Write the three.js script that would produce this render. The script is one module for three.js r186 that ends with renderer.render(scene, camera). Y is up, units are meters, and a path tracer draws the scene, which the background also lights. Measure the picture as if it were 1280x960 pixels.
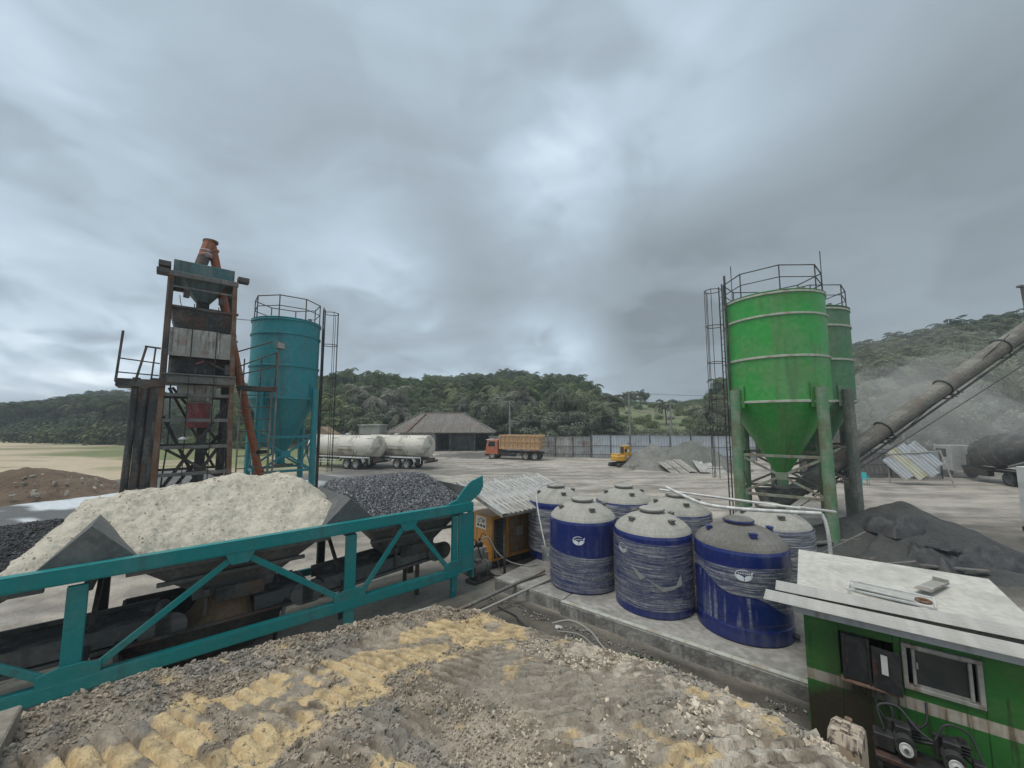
import * as THREE from 'three';
import { mergeGeometries } from 'three/addons/utils/BufferGeometryUtils.js';

// ---------------------------------------------------------------- camera, sky, sun, exposure
const W = 1024, HH = 768;
const scene = new THREE.Scene();
const camera = new THREE.PerspectiveCamera(88.8, W / HH, 0.05, 3000);
camera.position.set(0, 5, 0);
camera.rotation.set(Math.atan(47 / 490), 0, 0);
const renderer = new THREE.WebGLRenderer({ antialias: true });
renderer.setSize(W, HH);
renderer.toneMapping = THREE.LinearToneMapping;
renderer.toneMappingExposure = 1.46;
renderer.shadowMap.enabled = true;

// small deterministic random and noise
function rng(seed) { let a = seed >>> 0; return () => { a = (a + 0x6D2B79F5) | 0; let t = Math.imul(a ^ (a >>> 15), 1 | a); t = (t + Math.imul(t ^ (t >>> 7), 61 | t)) ^ t; return ((t ^ (t >>> 14)) >>> 0) / 4294967296; }; }
function hash2(x, y, s) { let h = (Math.imul(x, 374761393) + Math.imul(y, 668265263) + Math.imul(s, 2147483647 ^ 0x5bd1e995)) | 0; h = Math.imul(h ^ (h >>> 13), 1274126177); return ((h ^ (h >>> 16)) >>> 0) / 4294967296; }
const sm = (t) => t * t * (3 - 2 * t), clamp = (x, a = 0, b = 1) => Math.min(b, Math.max(a, x)), mix = (a, b, t) => a + (b - a) * t;
const sstep = (a, b, x) => sm(clamp((x - a) / (b - a)));
function vn(x, y, s = 1) { const i = Math.floor(x), j = Math.floor(y), u = sm(x - i), v = sm(y - j); return mix(mix(hash2(i, j, s), hash2(i + 1, j, s), u), mix(hash2(i, j + 1, s), hash2(i + 1, j + 1, s), u), v); }
function fbm(x, y, o = 4, s = 1) { let a = 0, w = 0.5, n = 0; for (let k = 0; k < o; k++) { a += w * vn(x, y, s + k * 17); n += w; x *= 2.03; y *= 2.03; w *= 0.5; } return a / n; }
function hash3(x, y, z, s) { return hash2(x + Math.imul(z, 7919), y + Math.imul(z, 104729), s); }
function vn3(x, y, z, s) { const i = Math.floor(x), j = Math.floor(y), l = Math.floor(z), u = sm(x - i), v = sm(y - j), w = sm(z - l), f = (c) => mix(mix(hash3(i, j, c, s), hash3(i + 1, j, c, s), u), mix(hash3(i, j + 1, c, s), hash3(i + 1, j + 1, c, s), u), v); return mix(f(l), f(l + 1), w); }
function fbm3(x, y, z, o, s) { let a = 0, w = .5, n = 0; for (let k = 0; k < o; k++) { a += w * vn3(x, y, z, s + k * 13); n += w; x *= 2.07; y *= 2.07; z *= 2.07; w *= .5; } return a / n; }
function tn(x, y, p, s, py = p) { const i = Math.floor(x), j = Math.floor(y), u = sm(x - i), v = sm(y - j), m = (k) => ((k % p) + p) % p, n = (k) => ((k % py) + py) % py; return mix(mix(hash2(m(i), n(j), s), hash2(m(i + 1), n(j), s), u), mix(hash2(m(i), n(j + 1), s), hash2(m(i + 1), n(j + 1), s), u), v); }
function tfbm(u, v, p, o = 4, s = 1, py = p) { let a = 0, w = 0.5, n = 0; for (let k = 0; k < o; k++) { a += w * tn(u * p, v * py, p, s + k * 31, py); n += w; p *= 2; py *= 2; w *= 0.55; } return a / n; }

// overcast sky: a layered cloud deck seen from below
{
  const w = 2048, h = 1024, data = new Float32Array(w * h * 4);
  const dirOf = (px, py) => { const c = Math.cos(camera.rotation.x), s = Math.sin(camera.rotation.x), u = (px - 640) / 490, v = (480 - py) / 490; return new THREE.Vector3(u, v * c + s, -(c - v * s)).normalize(); };
  // brighter and darker stretches of the cloud deck: where in the sky, how wide (radians), how strong
  const lumps = [[20, 190, .36, .08], [690, 230, .15, .11], [830, 120, .22, .06], [480, 335, .15, .13], [100, 330, .5, .0], [900, 255, .25, .04], [90, 486, .16, .30], [700, 462, .14, .20], [560, 470, .12, .10],
    [830, 400, .24, -.17], [250, 210, .34, -.09], [560, 280, .22, -.07], [1150, 250, .5, -.10], [450, 20, .4, -.03], [1000, 440, .2, -.04], [50, 420, .3, -.04], [1250, 80, .5, -.06], [600, 415, .22, -.08]].map(([x, y, r, a]) => [dirOf(x, y), r, a]);
  const d = new THREE.Vector3();
  for (let j = 0; j < h; j++) {
    const el = ((j + .5) / h - .5) * Math.PI, y = Math.sin(el), ce = Math.cos(el);
    for (let i = 0; i < w; i++) {
      const az = ((i + .5) / w - .5) * 2 * Math.PI; d.set(ce * Math.cos(az), y, ce * Math.sin(az));
      const o = (j * w + i) * 4;
      if (y < -.25) { data[o] = .2; data[o + 1] = .2; data[o + 2] = .19; data[o + 3] = 1; continue; }
      const k = 1 / (Math.max(y, 0) + .3), X = d.x * k, Z = d.z * k, Y = y * .9;
      const wx = fbm3(X * 1.7 + 7, Y * 2, Z * 1.7 + 3, 3, 5) - .5, wz = fbm3(X * 1.7 + 31, Y * 2, Z * 1.7 + 11, 3, 9) - .5;
      const n = fbm3(X * 2.0 + wx * 1.5, Y * 3.2 + wz, Z * 2.0 + wz * 1.5 + 40, 5, 21) - .5, m = fbm3(X * 5.2 + wx * 2.4 + 5, Y * 7 + wz * 1.6, Z * 5.2 + wz * 2.4, 5, 55) - .5, q1 = sstep(.40, .60, fbm3(X * 3.0 + wz * 2.2 + 9, Y * 5 + wx * 1.4, Z * 3.0 + wx * 2.2 + 17, 5, 88)) - .5;
      let L = .398 + .20 * n + .17 * m + .075 * q1;
      for (const [p, r, a] of lumps) { const q = (1 - p.dot(d)) * 2 / (r * r); if (q < 6) L += a * Math.exp(-q) * (.25 + .7 * (n + .5) + .7 * (q1 + .5) + 1.2 * m); }
      L = clamp(L, .2, .95);
      const white = clamp((L - .46) * 2.2, 0, 1), dark = clamp((.40 - L) * 4, 0, 1);
      let R = L * mix(.80, .92, white), G = L * mix(.975, .995, white), B = L * mix(1.14, 1.06, white);
      R *= 1 + .03 * dark; B *= 1 - .05 * dark;
      if (y < 0) { const t = clamp(-y * 6); R = mix(R, .2, t); G = mix(G, .2, t); B = mix(B, .19, t); }
      data[o] = R; data[o + 1] = G; data[o + 2] = B; data[o + 3] = 1;
    }
  }
  const t = new THREE.DataTexture(data, w, h, THREE.RGBAFormat, THREE.FloatType);
  t.mapping = THREE.EquirectangularReflectionMapping; t.magFilter = t.minFilter = THREE.LinearFilter; t.needsUpdate = true;
  scene.background = t; scene.environment = t;
}
const sun = new THREE.DirectionalLight(new THREE.Color(1, .965, .91), 1.5);
sun.position.set(-18, 60, -8); sun.target.position.set(0, 0, -20); scene.add(sun, sun.target);
sun.castShadow = true; sun.shadow.radius = 60; sun.shadow.mapSize.set(2048, 2048);
Object.assign(sun.shadow.camera, { left: -60, right: 60, top: 60, bottom: -60, near: 1, far: 160 });
scene.fog = new THREE.FogExp2(new THREE.Color(.80, .88, .92), 0.0010);

// ---------------------------------------------------------------- geometry helpers (uv in metres everywhere)
const V = (x, y, z) => new THREE.Vector3(x, y, z);
function boxUV(g) {
  if (g.index) g = g.toNonIndexed();
  const p = g.attributes.position, uv = new Float32Array(p.count * 2), a = V(), b = V(), c = V(), n = V();
  for (let i = 0; i < p.count; i += 3) {
    a.fromBufferAttribute(p, i); b.fromBufferAttribute(p, i + 1); c.fromBufferAttribute(p, i + 2);
    n.copy(b).sub(a).cross(c.clone().sub(a)); const ax = Math.abs(n.x), ay = Math.abs(n.y), az = Math.abs(n.z);
    [a, b, c].forEach((q, k) => { const o = (i + k) * 2; if (ay >= ax && ay >= az) { uv[o] = q.x; uv[o + 1] = q.z; } else if (ax >= az) { uv[o] = q.z; uv[o + 1] = q.y; } else { uv[o] = q.x; uv[o + 1] = q.y; } });
  }
  g.setAttribute('uv', new THREE.BufferAttribute(uv, 2)); return g;
}
function box(w, h, d, x = 0, y = 0, z = 0, rx = 0, ry = 0, rz = 0) {   // a box with small chamfered edges
  const c = Math.min(.012, w * .12, h * .12, d * .12), P = [w / 2, h / 2, d / 2], v = [], idx = [];
  for (const sx of [-1, 1]) for (const sy of [-1, 1]) for (const sz of [-1, 1]) for (let k = 0; k < 3; k++) { const q = [sx * P[0], sy * P[1], sz * P[2]]; for (let m = 0; m < 3; m++) if (m !== k) q[m] -= Math.sign(q[m]) * c; v.push(...q); }
  const id = (sx, sy, sz, k) => ((sx > 0 ? 4 : 0) + (sy > 0 ? 2 : 0) + (sz > 0 ? 1 : 0)) * 3 + k;
  const poly = (l) => { for (let i = 1; i < l.length - 1; i++) idx.push(l[0], l[i], l[i + 1]); };
  const S = (k, s, a, b) => { const q = [0, 0, 0]; q[k] = s; q[(k + 1) % 3] = a; q[(k + 2) % 3] = b; return q; };
  for (let k = 0; k < 3; k++) for (const s of [-1, 1]) { const l = [[-1, -1], [1, -1], [1, 1], [-1, 1]].map(([a, b]) => id(...S(k, s, a, b), k)); poly(s > 0 ? l : l.reverse()); }
  for (let k = 0; k < 3; k++) for (const a of [-1, 1]) for (const b of [-1, 1]) { const k1 = (k + 1) % 3, k2 = (k + 2) % 3; const l = [id(...S(k, -1, a, b), k1), id(...S(k, 1, a, b), k1), id(...S(k, 1, a, b), k2), id(...S(k, -1, a, b), k2)]; poly(a * b > 0 ? l : l.reverse()); }
  for (const sx of [-1, 1]) for (const sy of [-1, 1]) for (const sz of [-1, 1]) { const l = [0, 1, 2].map((k) => id(sx, sy, sz, k)); poly(sx * sy * sz > 0 ? l : l.reverse()); }
  let g = new THREE.BufferGeometry(); g.setAttribute('position', new THREE.Float32BufferAttribute(v, 3)); g.setIndex(idx); g = g.toNonIndexed();
  // make every triangle face outward
  const p = g.attributes.position, A = V(), Bq = V(), C = V(), N = V();
  for (let i = 0; i < p.count; i += 3) { A.fromBufferAttribute(p, i); Bq.fromBufferAttribute(p, i + 1); C.fromBufferAttribute(p, i + 2); N.copy(Bq).sub(A).cross(C.clone().sub(A)); if (N.dot(A.clone().add(Bq).add(C)) < 0) { p.setXYZ(i + 1, C.x, C.y, C.z); p.setXYZ(i + 2, Bq.x, Bq.y, Bq.z); } }
  g.computeVertexNormals(); boxUV(g);
  if (rx || ry || rz) g.applyMatrix4(new THREE.Matrix4().makeRotationFromEuler(new THREE.Euler(rx, ry, rz)));
  return g.translate(x, y, z);
}
function beam(a, b, w, h = w, roll = 0) {    // a straight bar of section w x h from a to b; uv along its length
  a = V(...a); b = V(...b); const L = a.distanceTo(b), g = box(w, h, L);
  const z = b.clone().sub(a).normalize(), up = Math.abs(z.y) > .98 ? V(1, 0, 0) : V(0, 1, 0), x = up.clone().cross(z).normalize(), y = z.clone().cross(x);
  if (roll) g.rotateZ(roll);
  g.applyMatrix4(new THREE.Matrix4().makeBasis(x, y, z)); const m = a.add(b).multiplyScalar(.5); return g.translate(m.x, m.y, m.z);
}
function rod(a, b, r, seg = 8, r2 = r) {
  a = V(...a); b = V(...b); const L = a.distanceTo(b); let g = new THREE.CylinderGeometry(r2, r, L, seg, 1).toNonIndexed();
  const uv = g.attributes.uv, p = g.attributes.position; for (let i = 0; i < uv.count; i++) uv.setXY(i, uv.getX(i) * 6.28 * r, p.getY(i));
  g.applyQuaternion(new THREE.Quaternion().setFromUnitVectors(V(0, 1, 0), b.clone().sub(a).normalize()));
  const m = a.add(b).multiplyScalar(.5); return g.translate(m.x, m.y, m.z);
}
function pipe(pts, r, seg = 6, n = pts.length * 6) { const g = new THREE.TubeGeometry(new THREE.CatmullRomCurve3(pts.map((p) => V(...p))), n, r, seg); const uv = g.attributes.uv; for (let i = 0; i < uv.count; i++) uv.setXY(i, uv.getX(i) * n * .2, uv.getY(i) * 6.28 * r); return g.toNonIndexed(); }
function lathe(pts, seg = 40, x = 0, y = 0, z = 0, a0 = 0, a1 = Math.PI * 2) {   // profile [r, y]; uv = arc length in metres
  const v = [], uv = [], nn = []; let s = 0; const R = Math.max(...pts.map((p) => p[0]));
  for (let k = 0; k < pts.length - 1; k++) {
    const [r0, y0] = pts[k], [r1, y1] = pts[k + 1], l = Math.hypot(r1 - r0, y1 - y0); if (l < 1e-6) continue; const nr = (y1 - y0) / l, ny = -(r1 - r0) / l;
    for (let i = 0; i < seg; i++) {
      const A = mix(a0, a1, i / seg), B = mix(a0, a1, (i + 1) / seg), P = (r, yy, t) => [r * Math.sin(t), yy, r * Math.cos(t)], N = (t) => [nr * Math.sin(t), ny, nr * Math.cos(t)];
      const q = [[r0, y0, A, s], [r0, y0, B, s], [r1, y1, B, s + l], [r1, y1, A, s + l]];
      for (const m of [0, 1, 2, 0, 2, 3]) { v.push(...P(q[m][0], q[m][1], q[m][2])); nn.push(...N(q[m][2])); uv.push(q[m][2] * R, q[m][3]); }
    }
    s += l;
  }
  const g = new THREE.BufferGeometry(); g.setAttribute('position', new THREE.Float32BufferAttribute(v, 3)); g.setAttribute('normal', new THREE.Float32BufferAttribute(nn, 3)); g.setAttribute('uv', new THREE.Float32BufferAttribute(uv, 2));
  return g.translate(x, y, z);
}
function extr(poly, t, bevel = .004) {   // polygon in x,y extruded along +z
  const s = new THREE.Shape(poly.map((p) => new THREE.Vector2(...p))); const g = new THREE.ExtrudeGeometry(s, { depth: t, bevelEnabled: bevel > 0, bevelSize: bevel, bevelThickness: bevel, bevelSegments: 1, curveSegments: 6 }); return boxUV(g);
}
function hull(top, bot, t = .012) {   // open thin-walled funnel between two quads (lists of 4 points); both skins
  const v = [], q = (a, b, c, d) => v.push(...a, ...b, ...c, ...a, ...c, ...d);
  const inn = (l) => { const c = [0, 1, 2].map((k) => l.reduce((s, p) => s + p[k], 0) / l.length); return l.map((p) => { const d = [c[0] - p[0], 0, c[2] - p[2]], L = Math.hypot(...d) || 1; return [p[0] + d[0] / L * t, p[1] + .002, p[2] + d[2] / L * t]; }); };
  const ti = inn(top), bi = inn(bot), n = top.length;
  for (let i = 0; i < n; i++) { const j = (i + 1) % n; q(bot[i], bot[j], top[j], top[i]); q(bi[j], bi[i], ti[i], ti[j]); q(top[i], top[j], ti[j], ti[i]); q(bot[j], bot[i], bi[i], bi[j]); }
  const g = new THREE.BufferGeometry(); g.setAttribute('position', new THREE.Float32BufferAttribute(v, 3)); g.computeVertexNormals(); return boxUV(g);
}
function corrugated(w, l, pitch = .1, amp = .018, t = .003) {  // sheet in x (across ribs) and z (along ribs), ribs rise in y
  const n = Math.max(4, Math.round(w / pitch * 6)), m = 2, v = [], f = (x) => { const q = ((x / pitch) % 1 + 1) % 1; return amp * (q < .5 ? sm(clamp(q * 5)) * (1 - sm(clamp((q - .3) * 5))) : 0); };
  const Q = (a, b, c, d) => v.push(...a, ...b, ...c, ...a, ...c, ...d);
  for (let i = 0; i < n; i++) { const x0 = w * i / n, x1 = w * (i + 1) / n, y0 = f(x0), y1 = f(x1); for (let k = 0; k < m; k++) { const z0 = l * k / m, z1 = l * (k + 1) / m; Q([x0, y0, z0], [x0, y0, z1], [x1, y1, z1], [x1, y1, z0]); Q([x1, y1 - t, z0], [x1, y1 - t, z1], [x0, y0 - t, z1], [x0, y0 - t, z0]); } Q([x0, y0 - t, l], [x1, y1 - t, l], [x1, y1, l], [x0, y0, l]); Q([x0, y0, 0], [x1, y1, 0], [x1, y1 - t, 0], [x0, y0 - t, 0]); }
  const g = new THREE.BufferGeometry(); g.setAttribute('position', new THREE.Float32BufferAttribute(v, 3)); g.computeVertexNormals(); return boxUV(g);
}
const join = (l) => { l = l.map((g) => { g = g.index ? g.toNonIndexed() : g; const r = new THREE.BufferGeometry(); for (const k of ['position', 'normal', 'uv']) r.setAttribute(k, g.attributes[k]); return r; }); return l.length > 1 ? mergeGeometries(l) : l[0]; };
const taken = {};
const numbered = (n) => { const k = taken[n] = (taken[n] ?? -1) + 1; return k ? `${n}_${String(k).padStart(3, '0')}` : n; };
function thing(name, label, category, [x, y, z] = [0, 0, 0], turn = 0, group) { const o = new THREE.Group(); o.name = numbered(name); scene.add(o); o.position.set(x, y, z); o.rotation.y = turn; o.userData = { label, category }; if (group) o.userData.group = group; return o; }
function part(name, geos, m, parent, label) { const o = new THREE.Mesh(Array.isArray(geos) ? join(geos) : geos, m); o.name = name; o.castShadow = o.receiveShadow = true; parent.add(o); if (label) o.userData.label = label; return o; }
function single(name, geos, m, label, category, group, kind) { const o = part(numbered(name), geos, m, scene); if (label) o.userData.label = label; if (category) o.userData.category = category; if (group) o.userData.group = group; if (kind) o.userData.kind = kind; return o; }
function copy(o, label) { const c = o.clone(); c.name = numbered(o.name.replace(/_\d{3}$/, '')); c.userData = { ...o.userData }; if (label) c.userData.label = label; scene.add(c); return c; }

// ---------------------------------------------------------------- textures and materials
const lin = (h) => new THREE.Color(h).toArray();   // sRGB colour -> linear triple
const enc = (c) => c <= .0031308 ? 12.92 * c : 1.055 * Math.pow(c, 1 / 2.4) - .055;
function tex(n, fn, metres, srgb = true, nv = n) {
  const data = new Uint8Array(n * nv * 4);
  for (let j = 0; j < nv; j++) for (let i = 0; i < n; i++) { const c = fn((i + .5) / n, (j + .5) / nv), o = (j * n + i) * 4; for (let k = 0; k < 3; k++) data[o + k] = 255 * clamp(srgb ? enc(Math.max(0, c[k])) : c[k]); data[o + 3] = 255 * clamp(c[3] ?? 1); }
  const t = new THREE.DataTexture(data, n, nv); t.wrapS = t.wrapT = THREE.RepeatWrapping; t.magFilter = THREE.LinearFilter; t.minFilter = THREE.LinearMipmapLinearFilter; t.generateMipmaps = true; if (srgb) t.colorSpace = THREE.SRGBColorSpace; t.repeat.set(1 / metres, 1 / (metres * nv / n)); t.needsUpdate = true; return t;
}
const mix3 = (a, b, t) => [0, 1, 2].map((k) => mix(a[k], b[k], t));
// worn paint or sheet metal: base colour with dust blotches, running streaks and rust spots
function worn(base, { dust = [.3, .28, .25], dustA = .3, streak = [.05, .04, .03], streakA = .2, rust = [.16, .06, .025], rustA = 0, fine = .12, seed = 1, m = 3, n = 256 } = {}) {
  const B = Array.isArray(base) ? base : lin(base);
  return tex(n, (u, v) => {
    let c = [...B]; const a = tfbm(u, v, 4, 5, seed), s = tfbm(u, v, 24, 3, seed + 7, 2), f = tfbm(u, v, 48, 2, seed + 13), r = tfbm(u, v, 6, 5, seed + 19);
    c = mix3(c, dust, dustA * sstep(.38, .72, a * .75 + f * .25)); c = mix3(c, streak, streakA * sstep(.5, .8, s) * sstep(.35, .6, a)); c = mix3(c, rust, rustA * sstep(.56, .66, r * .85 + f * .15)); const k = 1 + fine * (f - .5) * 2; return c.map((x) => x * k);
  }, m);
}
const bumpTex = tex(256, (u, v) => { const a = tfbm(u, v, 16, 4, 3); return [a, a, a]; }, 1.2, false);
const bumpFine = tex(256, (u, v) => { const a = tfbm(u, v, 40, 3, 8); return [a, a, a]; }, .6, false);
function M(map, rough = .7, o = {}) { const { c = 0xffffff, bump = 0, bt = bumpTex, ...rest } = o; const m = new THREE.MeshPhysicalMaterial({ color: c, roughness: rough, ...rest }); if (map) m.map = map; if (bump) { m.bumpMap = bt; m.bumpScale = bump; } m.side = THREE.DoubleSide; return m; }
const C = (r, g, b) => new THREE.Color().setRGB(r, g, b);
const mats = {
  teal: M(worn([.004, .215, .215], { dustA: .10, streakA: .2, rustA: .1, fine: .08, seed: 3 }), .42, { bump: .002 }),
  tealSilo: M(worn([.025, .245, .275], { dustA: .14, streakA: .3, rustA: .12, seed: 5, m: 6 }), .5, { bump: .003 }),
  tealDusty: M(worn([.05, .14, .15], { dust: [.16, .19, .18], dustA: .7, streak: [.05, .06, .06], streakA: .5, rustA: .2, seed: 7, m: 2 }), .75, { bump: .003 }),
  green: M(worn([.036, .32, .052], { dust: [.16, .26, .12], dustA: .55, streak: [.07, .13, .05], streakA: .5, rustA: .12, seed: 9, m: 7, n: 512 }), .42, { bump: .003 }),
  greenDusty: M(worn([.075, .21, .095], { dust: [.2, .23, .18], dustA: .7, streak: [.08, .11, .07], streakA: .5, rustA: .15, seed: 10, m: 7 }), .7, { bump: .003 }),
  greenLeg: M(worn([.11, .24, .12], { dust: [.26, .27, .22], dustA: .7, streak: [.2, .14, .1], streakA: .4, rustA: .35, seed: 12, m: 2.5 }), .65, { bump: .003 }),
  braceDusty: M(worn([.17, .22, .15], { dust: [.30, .29, .25], dustA: .8, streak: [.2, .1, .07], streakA: .6, rustA: .4, seed: 13, m: 2 }), .8),
  greyLeg: M(worn([.12, .135, .115], { dustA: .6, streakA: .5, rustA: .3, seed: 14 }), .75, { bump: .003 }),
  paleBand: M(worn([.5, .52, .44], { dustA: .4, streak: [.25, .14, .08], streakA: .5, rustA: .3, seed: 15, m: 2 }), .6),
  binGrey: M(worn([.095, .10, .097], { dust: [.23, .22, .2], dustA: .45, streakA: .4, rustA: .12, seed: 17 }), .62, { bump: .003 }),
  darkSteel: M(worn([.035, .036, .036], { dust: [.17, .16, .14], dustA: .5, streakA: .4, rustA: .3, seed: 19 }), .7, { bump: .004 }),
  blackSteel: M(worn([.014, .014, .015], { dust: [.09, .085, .08], dustA: .5, rustA: .3, seed: 20 }), .65, { bump: .003 }),
  dustySteel: M(worn([.13, .13, .12], { dust: [.3, .28, .25], dustA: .6, streak: [.1, .05, .03], streakA: .5, rustA: .5, seed: 22 }), .75, { bump: .004 }),
  rusty: M(worn([.16, .085, .05], { dust: [.24, .19, .15], dustA: .5, streak: [.06, .03, .02], streakA: .6, rustA: .6, seed: 24, m: 1.5 }), .85, { bump: .006 }),
  orange: M(worn([.34, .10, .035], { dustA: .25, streakA: .4, rustA: .3, seed: 26, m: 2 }), .55, { bump: .003 }),
  genOrange: M(worn([.66, .29, .03], { dustA: .25, streakA: .4, rustA: .15, seed: 27, m: 2 }), .5, { bump: .002 }),
  red: M(worn([.22, .035, .04], { dustA: .4, streakA: .4, seed: 28 }), .6),
  concreteTop: M(worn([.25, .24, .215], { dust: [.36, .34, .31], dustA: .7, streakA: 0, rust: [.13, .12, .11], rustA: .5, fine: .22, seed: 31, m: 5, n: 512 }), .92, { bump: .01 }),
  concrete: M(worn([.27, .26, .235], { dust: [.38, .36, .33], dustA: .6, streak: [.1, .095, .085], streakA: .5, rust: [.12, .11, .10], rustA: .6, fine: .25, seed: 30, m: 2.5, n: 512 }), .92, { bump: .012 }),
  palePanel: M(worn([.30, .29, .26], { dust: [.44, .43, .39], dustA: .7, streak: [.12, .1, .08], streakA: .7, rustA: .4, seed: 32, m: 2 }), .85, { bump: .004 }),
  zinc: M(worn([.46, .50, .54], { dust: [.40, .38, .34], dustA: .5, streak: [.25, .22, .2], streakA: .5, rust: [.25, .17, .11], rustA: .35, seed: 34, m: 4 }), .55, { bump: .003 }),
  zincOld: M(worn([.36, .36, .34], { dust: [.50, .48, .44], dustA: .7, streak: [.16, .15, .13], streakA: .6, rust: [.16, .14, .11], rustA: .5, seed: 35, m: 2.5, n: 512 }), .8, { bump: .004 }),
  zincLying: M(worn([.40, .39, .36], { dust: [.52, .50, .45], dustA: .7, streakA: 0, rust: [.16, .14, .11], rustA: .3, fine: .07, seed: 33, m: 4.3, n: 512 }), .85, { bump: .004 }),
  zincDark: M(worn([.17, .175, .175], { dust: [.27, .26, .24], dustA: .5, streakA: .5, rustA: .3, seed: 36, m: 3 }), .7),
  white: M(worn([.62, .62, .6], { dustA: .4, streakA: .3, seed: 37, m: 1.5 }), .5),
  pvc: M(worn([.66, .65, .61], { dustA: .5, streakA: .3, seed: 38, m: 1 }), .45),
  rubber: M(worn([.022, .022, .022], { dust: [.2, .19, .17], dustA: .6, seed: 39, m: 1 }), .9, { bump: .006 }),
  tankBlue: M(worn([.008, .021, .15], { dust: [.06, .07, .15], dustA: .4, streak: [.12, .13, .19], streakA: .35, fine: .1, seed: 40, m: 3 }), .3, { bump: .002, clearcoat: .15, clearcoatRoughness: .3 }),
  tankDust: M(worn([.34, .325, .28], { dust: [.42, .40, .35], dustA: .6, streak: [.2, .2, .2], streakA: .3, rust: [.2, .2, .2], rustA: .3, fine: .14, seed: 42, m: 1.5 }), .95, { bump: .003, bt: bumpFine }),
  tankDustDark: M(worn([.15, .14, .12], { dust: [.21, .2, .18], dustA: .6, streak: [.06, .06, .1], streakA: .3, fine: .14, seed: 43, m: 1.5 }), .95, { bump: .003, bt: bumpFine }),
  glass: new THREE.MeshPhysicalMaterial({ color: C(.25, .27, .27), roughness: .08, metalness: 0, transmission: .85, thickness: 0, ior: 1.5, side: THREE.DoubleSide }),
  darkIn: M(null, .9, { c: C(.012, .012, .012) }),
  tanker: M(worn([.62, .59, .51], { dust: [.46, .42, .35], dustA: .5, streak: [.14, .10, .06], streakA: .85, rust: [.18, .11, .06], rustA: .4, seed: 46, m: 5, n: 512 }), .6),
  truckOrange: M(worn([.46, .12, .05], { dustA: .4, streakA: .3, seed: 47, m: 2 }), .55),
  dumpTan: M(worn([.55, .33, .15], { dustA: .5, streakA: .4, seed: 48, m: 2 }), .75),
  yellow: M(worn([.66, .34, .015], { dustA: .25, streakA: .2, seed: 49, m: 1.5 }), .5),
  wood: M(worn([.2, .17, .13], { dust: [.34, .31, .27], dustA: .6, streak: [.08, .06, .04], streakA: .7, seed: 50, m: 1.5 }), .9, { bump: .005 }),
  tarp: M(worn([.035, .036, .038], { dust: [.12, .115, .105], dustA: .45, fine: .1, seed: 51, m: 1.5 }), .7, { bump: .01 }),
  tile: M(worn([.17, .155, .135], { dust: [.25, .24, .215], dustA: .7, streak: [.09, .08, .07], streakA: .6, rust: [.19, .12, .09], rustA: .4, fine: .4, seed: 52, m: 5 }), .95, { bump: .05 }),
  wallWhite: M(worn([.36, .35, .32], { dustA: .5, streakA: .5, rustA: .1, seed: 53, m: 4 }), .9),
  hose: M(null, .6, { c: C(.03, .03, .032) }),
  hosePale: M(null, .7, { c: C(.3, .29, .26) }),
};

// ---------------------------------------------------------------- ground
const detailTex = tex(512, (u, v) => { const a = tfbm(u, v, 12, 6, 61), f = tfbm(u, v, 90, 2, 67), s = sstep(.66, .74, tfbm(u, v, 60, 2, 71)); const k = .70 + .42 * a + .34 * (f - .5) + .25 * s; return [k, k, k * .985]; }, 3.2);
const groundBump = tex(512, (u, v) => { const a = tfbm(u, v, 20, 5, 62); return [a, a, a]; }, 3.2, false);
const earth = new THREE.MeshStandardMaterial({ map: detailTex, vertexColors: true, roughness: .96, bumpMap: groundBump, bumpScale: .05, side: THREE.DoubleSide });
function sheet(xs, zs, hf, cf, m = earth) {
  const nx = xs.length, nz = zs.length, p = new Float32Array(nx * nz * 3), c = new Float32Array(nx * nz * 3), uv = new Float32Array(nx * nz * 2), idx = [];
  for (let j = 0; j < nz; j++) for (let i = 0; i < nx; i++) { const o = j * nx + i, [X, Z] = hf.length > 2 ? hf(xs[i], zs[j], 0) : [xs[i], zs[j]], y = hf(xs[i], zs[j]); p.set([X, y, Z], o * 3); c.set(cf(X, Z, y), o * 3); uv.set([X, Z], o * 2); if (i < nx - 1 && j < nz - 1) idx.push(o, o + nx, o + 1, o + 1, o + nx, o + nx + 1); }
  const g = new THREE.BufferGeometry(); g.setAttribute('position', new THREE.BufferAttribute(p, 3)); g.setAttribute('color', new THREE.BufferAttribute(c, 3)); g.setAttribute('uv', new THREE.BufferAttribute(uv, 2)); g.setIndex(idx); g.computeVertexNormals(); return g;
}
const graded = (l) => { const o = []; for (let k = 0; k < l.length - 1; k++) { const [a, st] = l[k], b = l[k + 1][0], n = Math.max(1, Math.round(Math.abs(b - a) / st)); for (let i = 0; i < n; i++) o.push(mix(a, b, i / n)); } o.push(l[l.length - 1][0]); return o; };
function segDist(x, z, ax, az, bx, bz) { const t = clamp(((x - ax) * (bx - ax) + (z - az) * (bz - az)) / ((bx - ax) ** 2 + (bz - az) ** 2)); return Math.hypot(x - ax - t * (bx - ax), z - az - t * (bz - az)); }
function groundY(x, z) { const dt = sstep(1.9, .9, segDist(x, z, -1, -11, 6, -5.4)); return dt * (.07 + .10 * (fbm(x * 1.6, z * 1.6, 3, 81) - .5)) + .05 * (fbm(x * .5, z * .5, 3, 77) - .5) * sstep(6, 14, Math.hypot(x, z)) + (z < -24 ? .14 * (fbm(x * .15, z * .15, 3, 79) - .5) : 0) - .05; }
const beachT = (x, z) => sstep(-24, -29, x + z * .12 + 7 * (fbm(x * .06, z * .06, 3, 83) - .5)) * sstep(-26, -33, z + 4 * (fbm(x * .1, z * .1, 2, 85) - .5));
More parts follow.
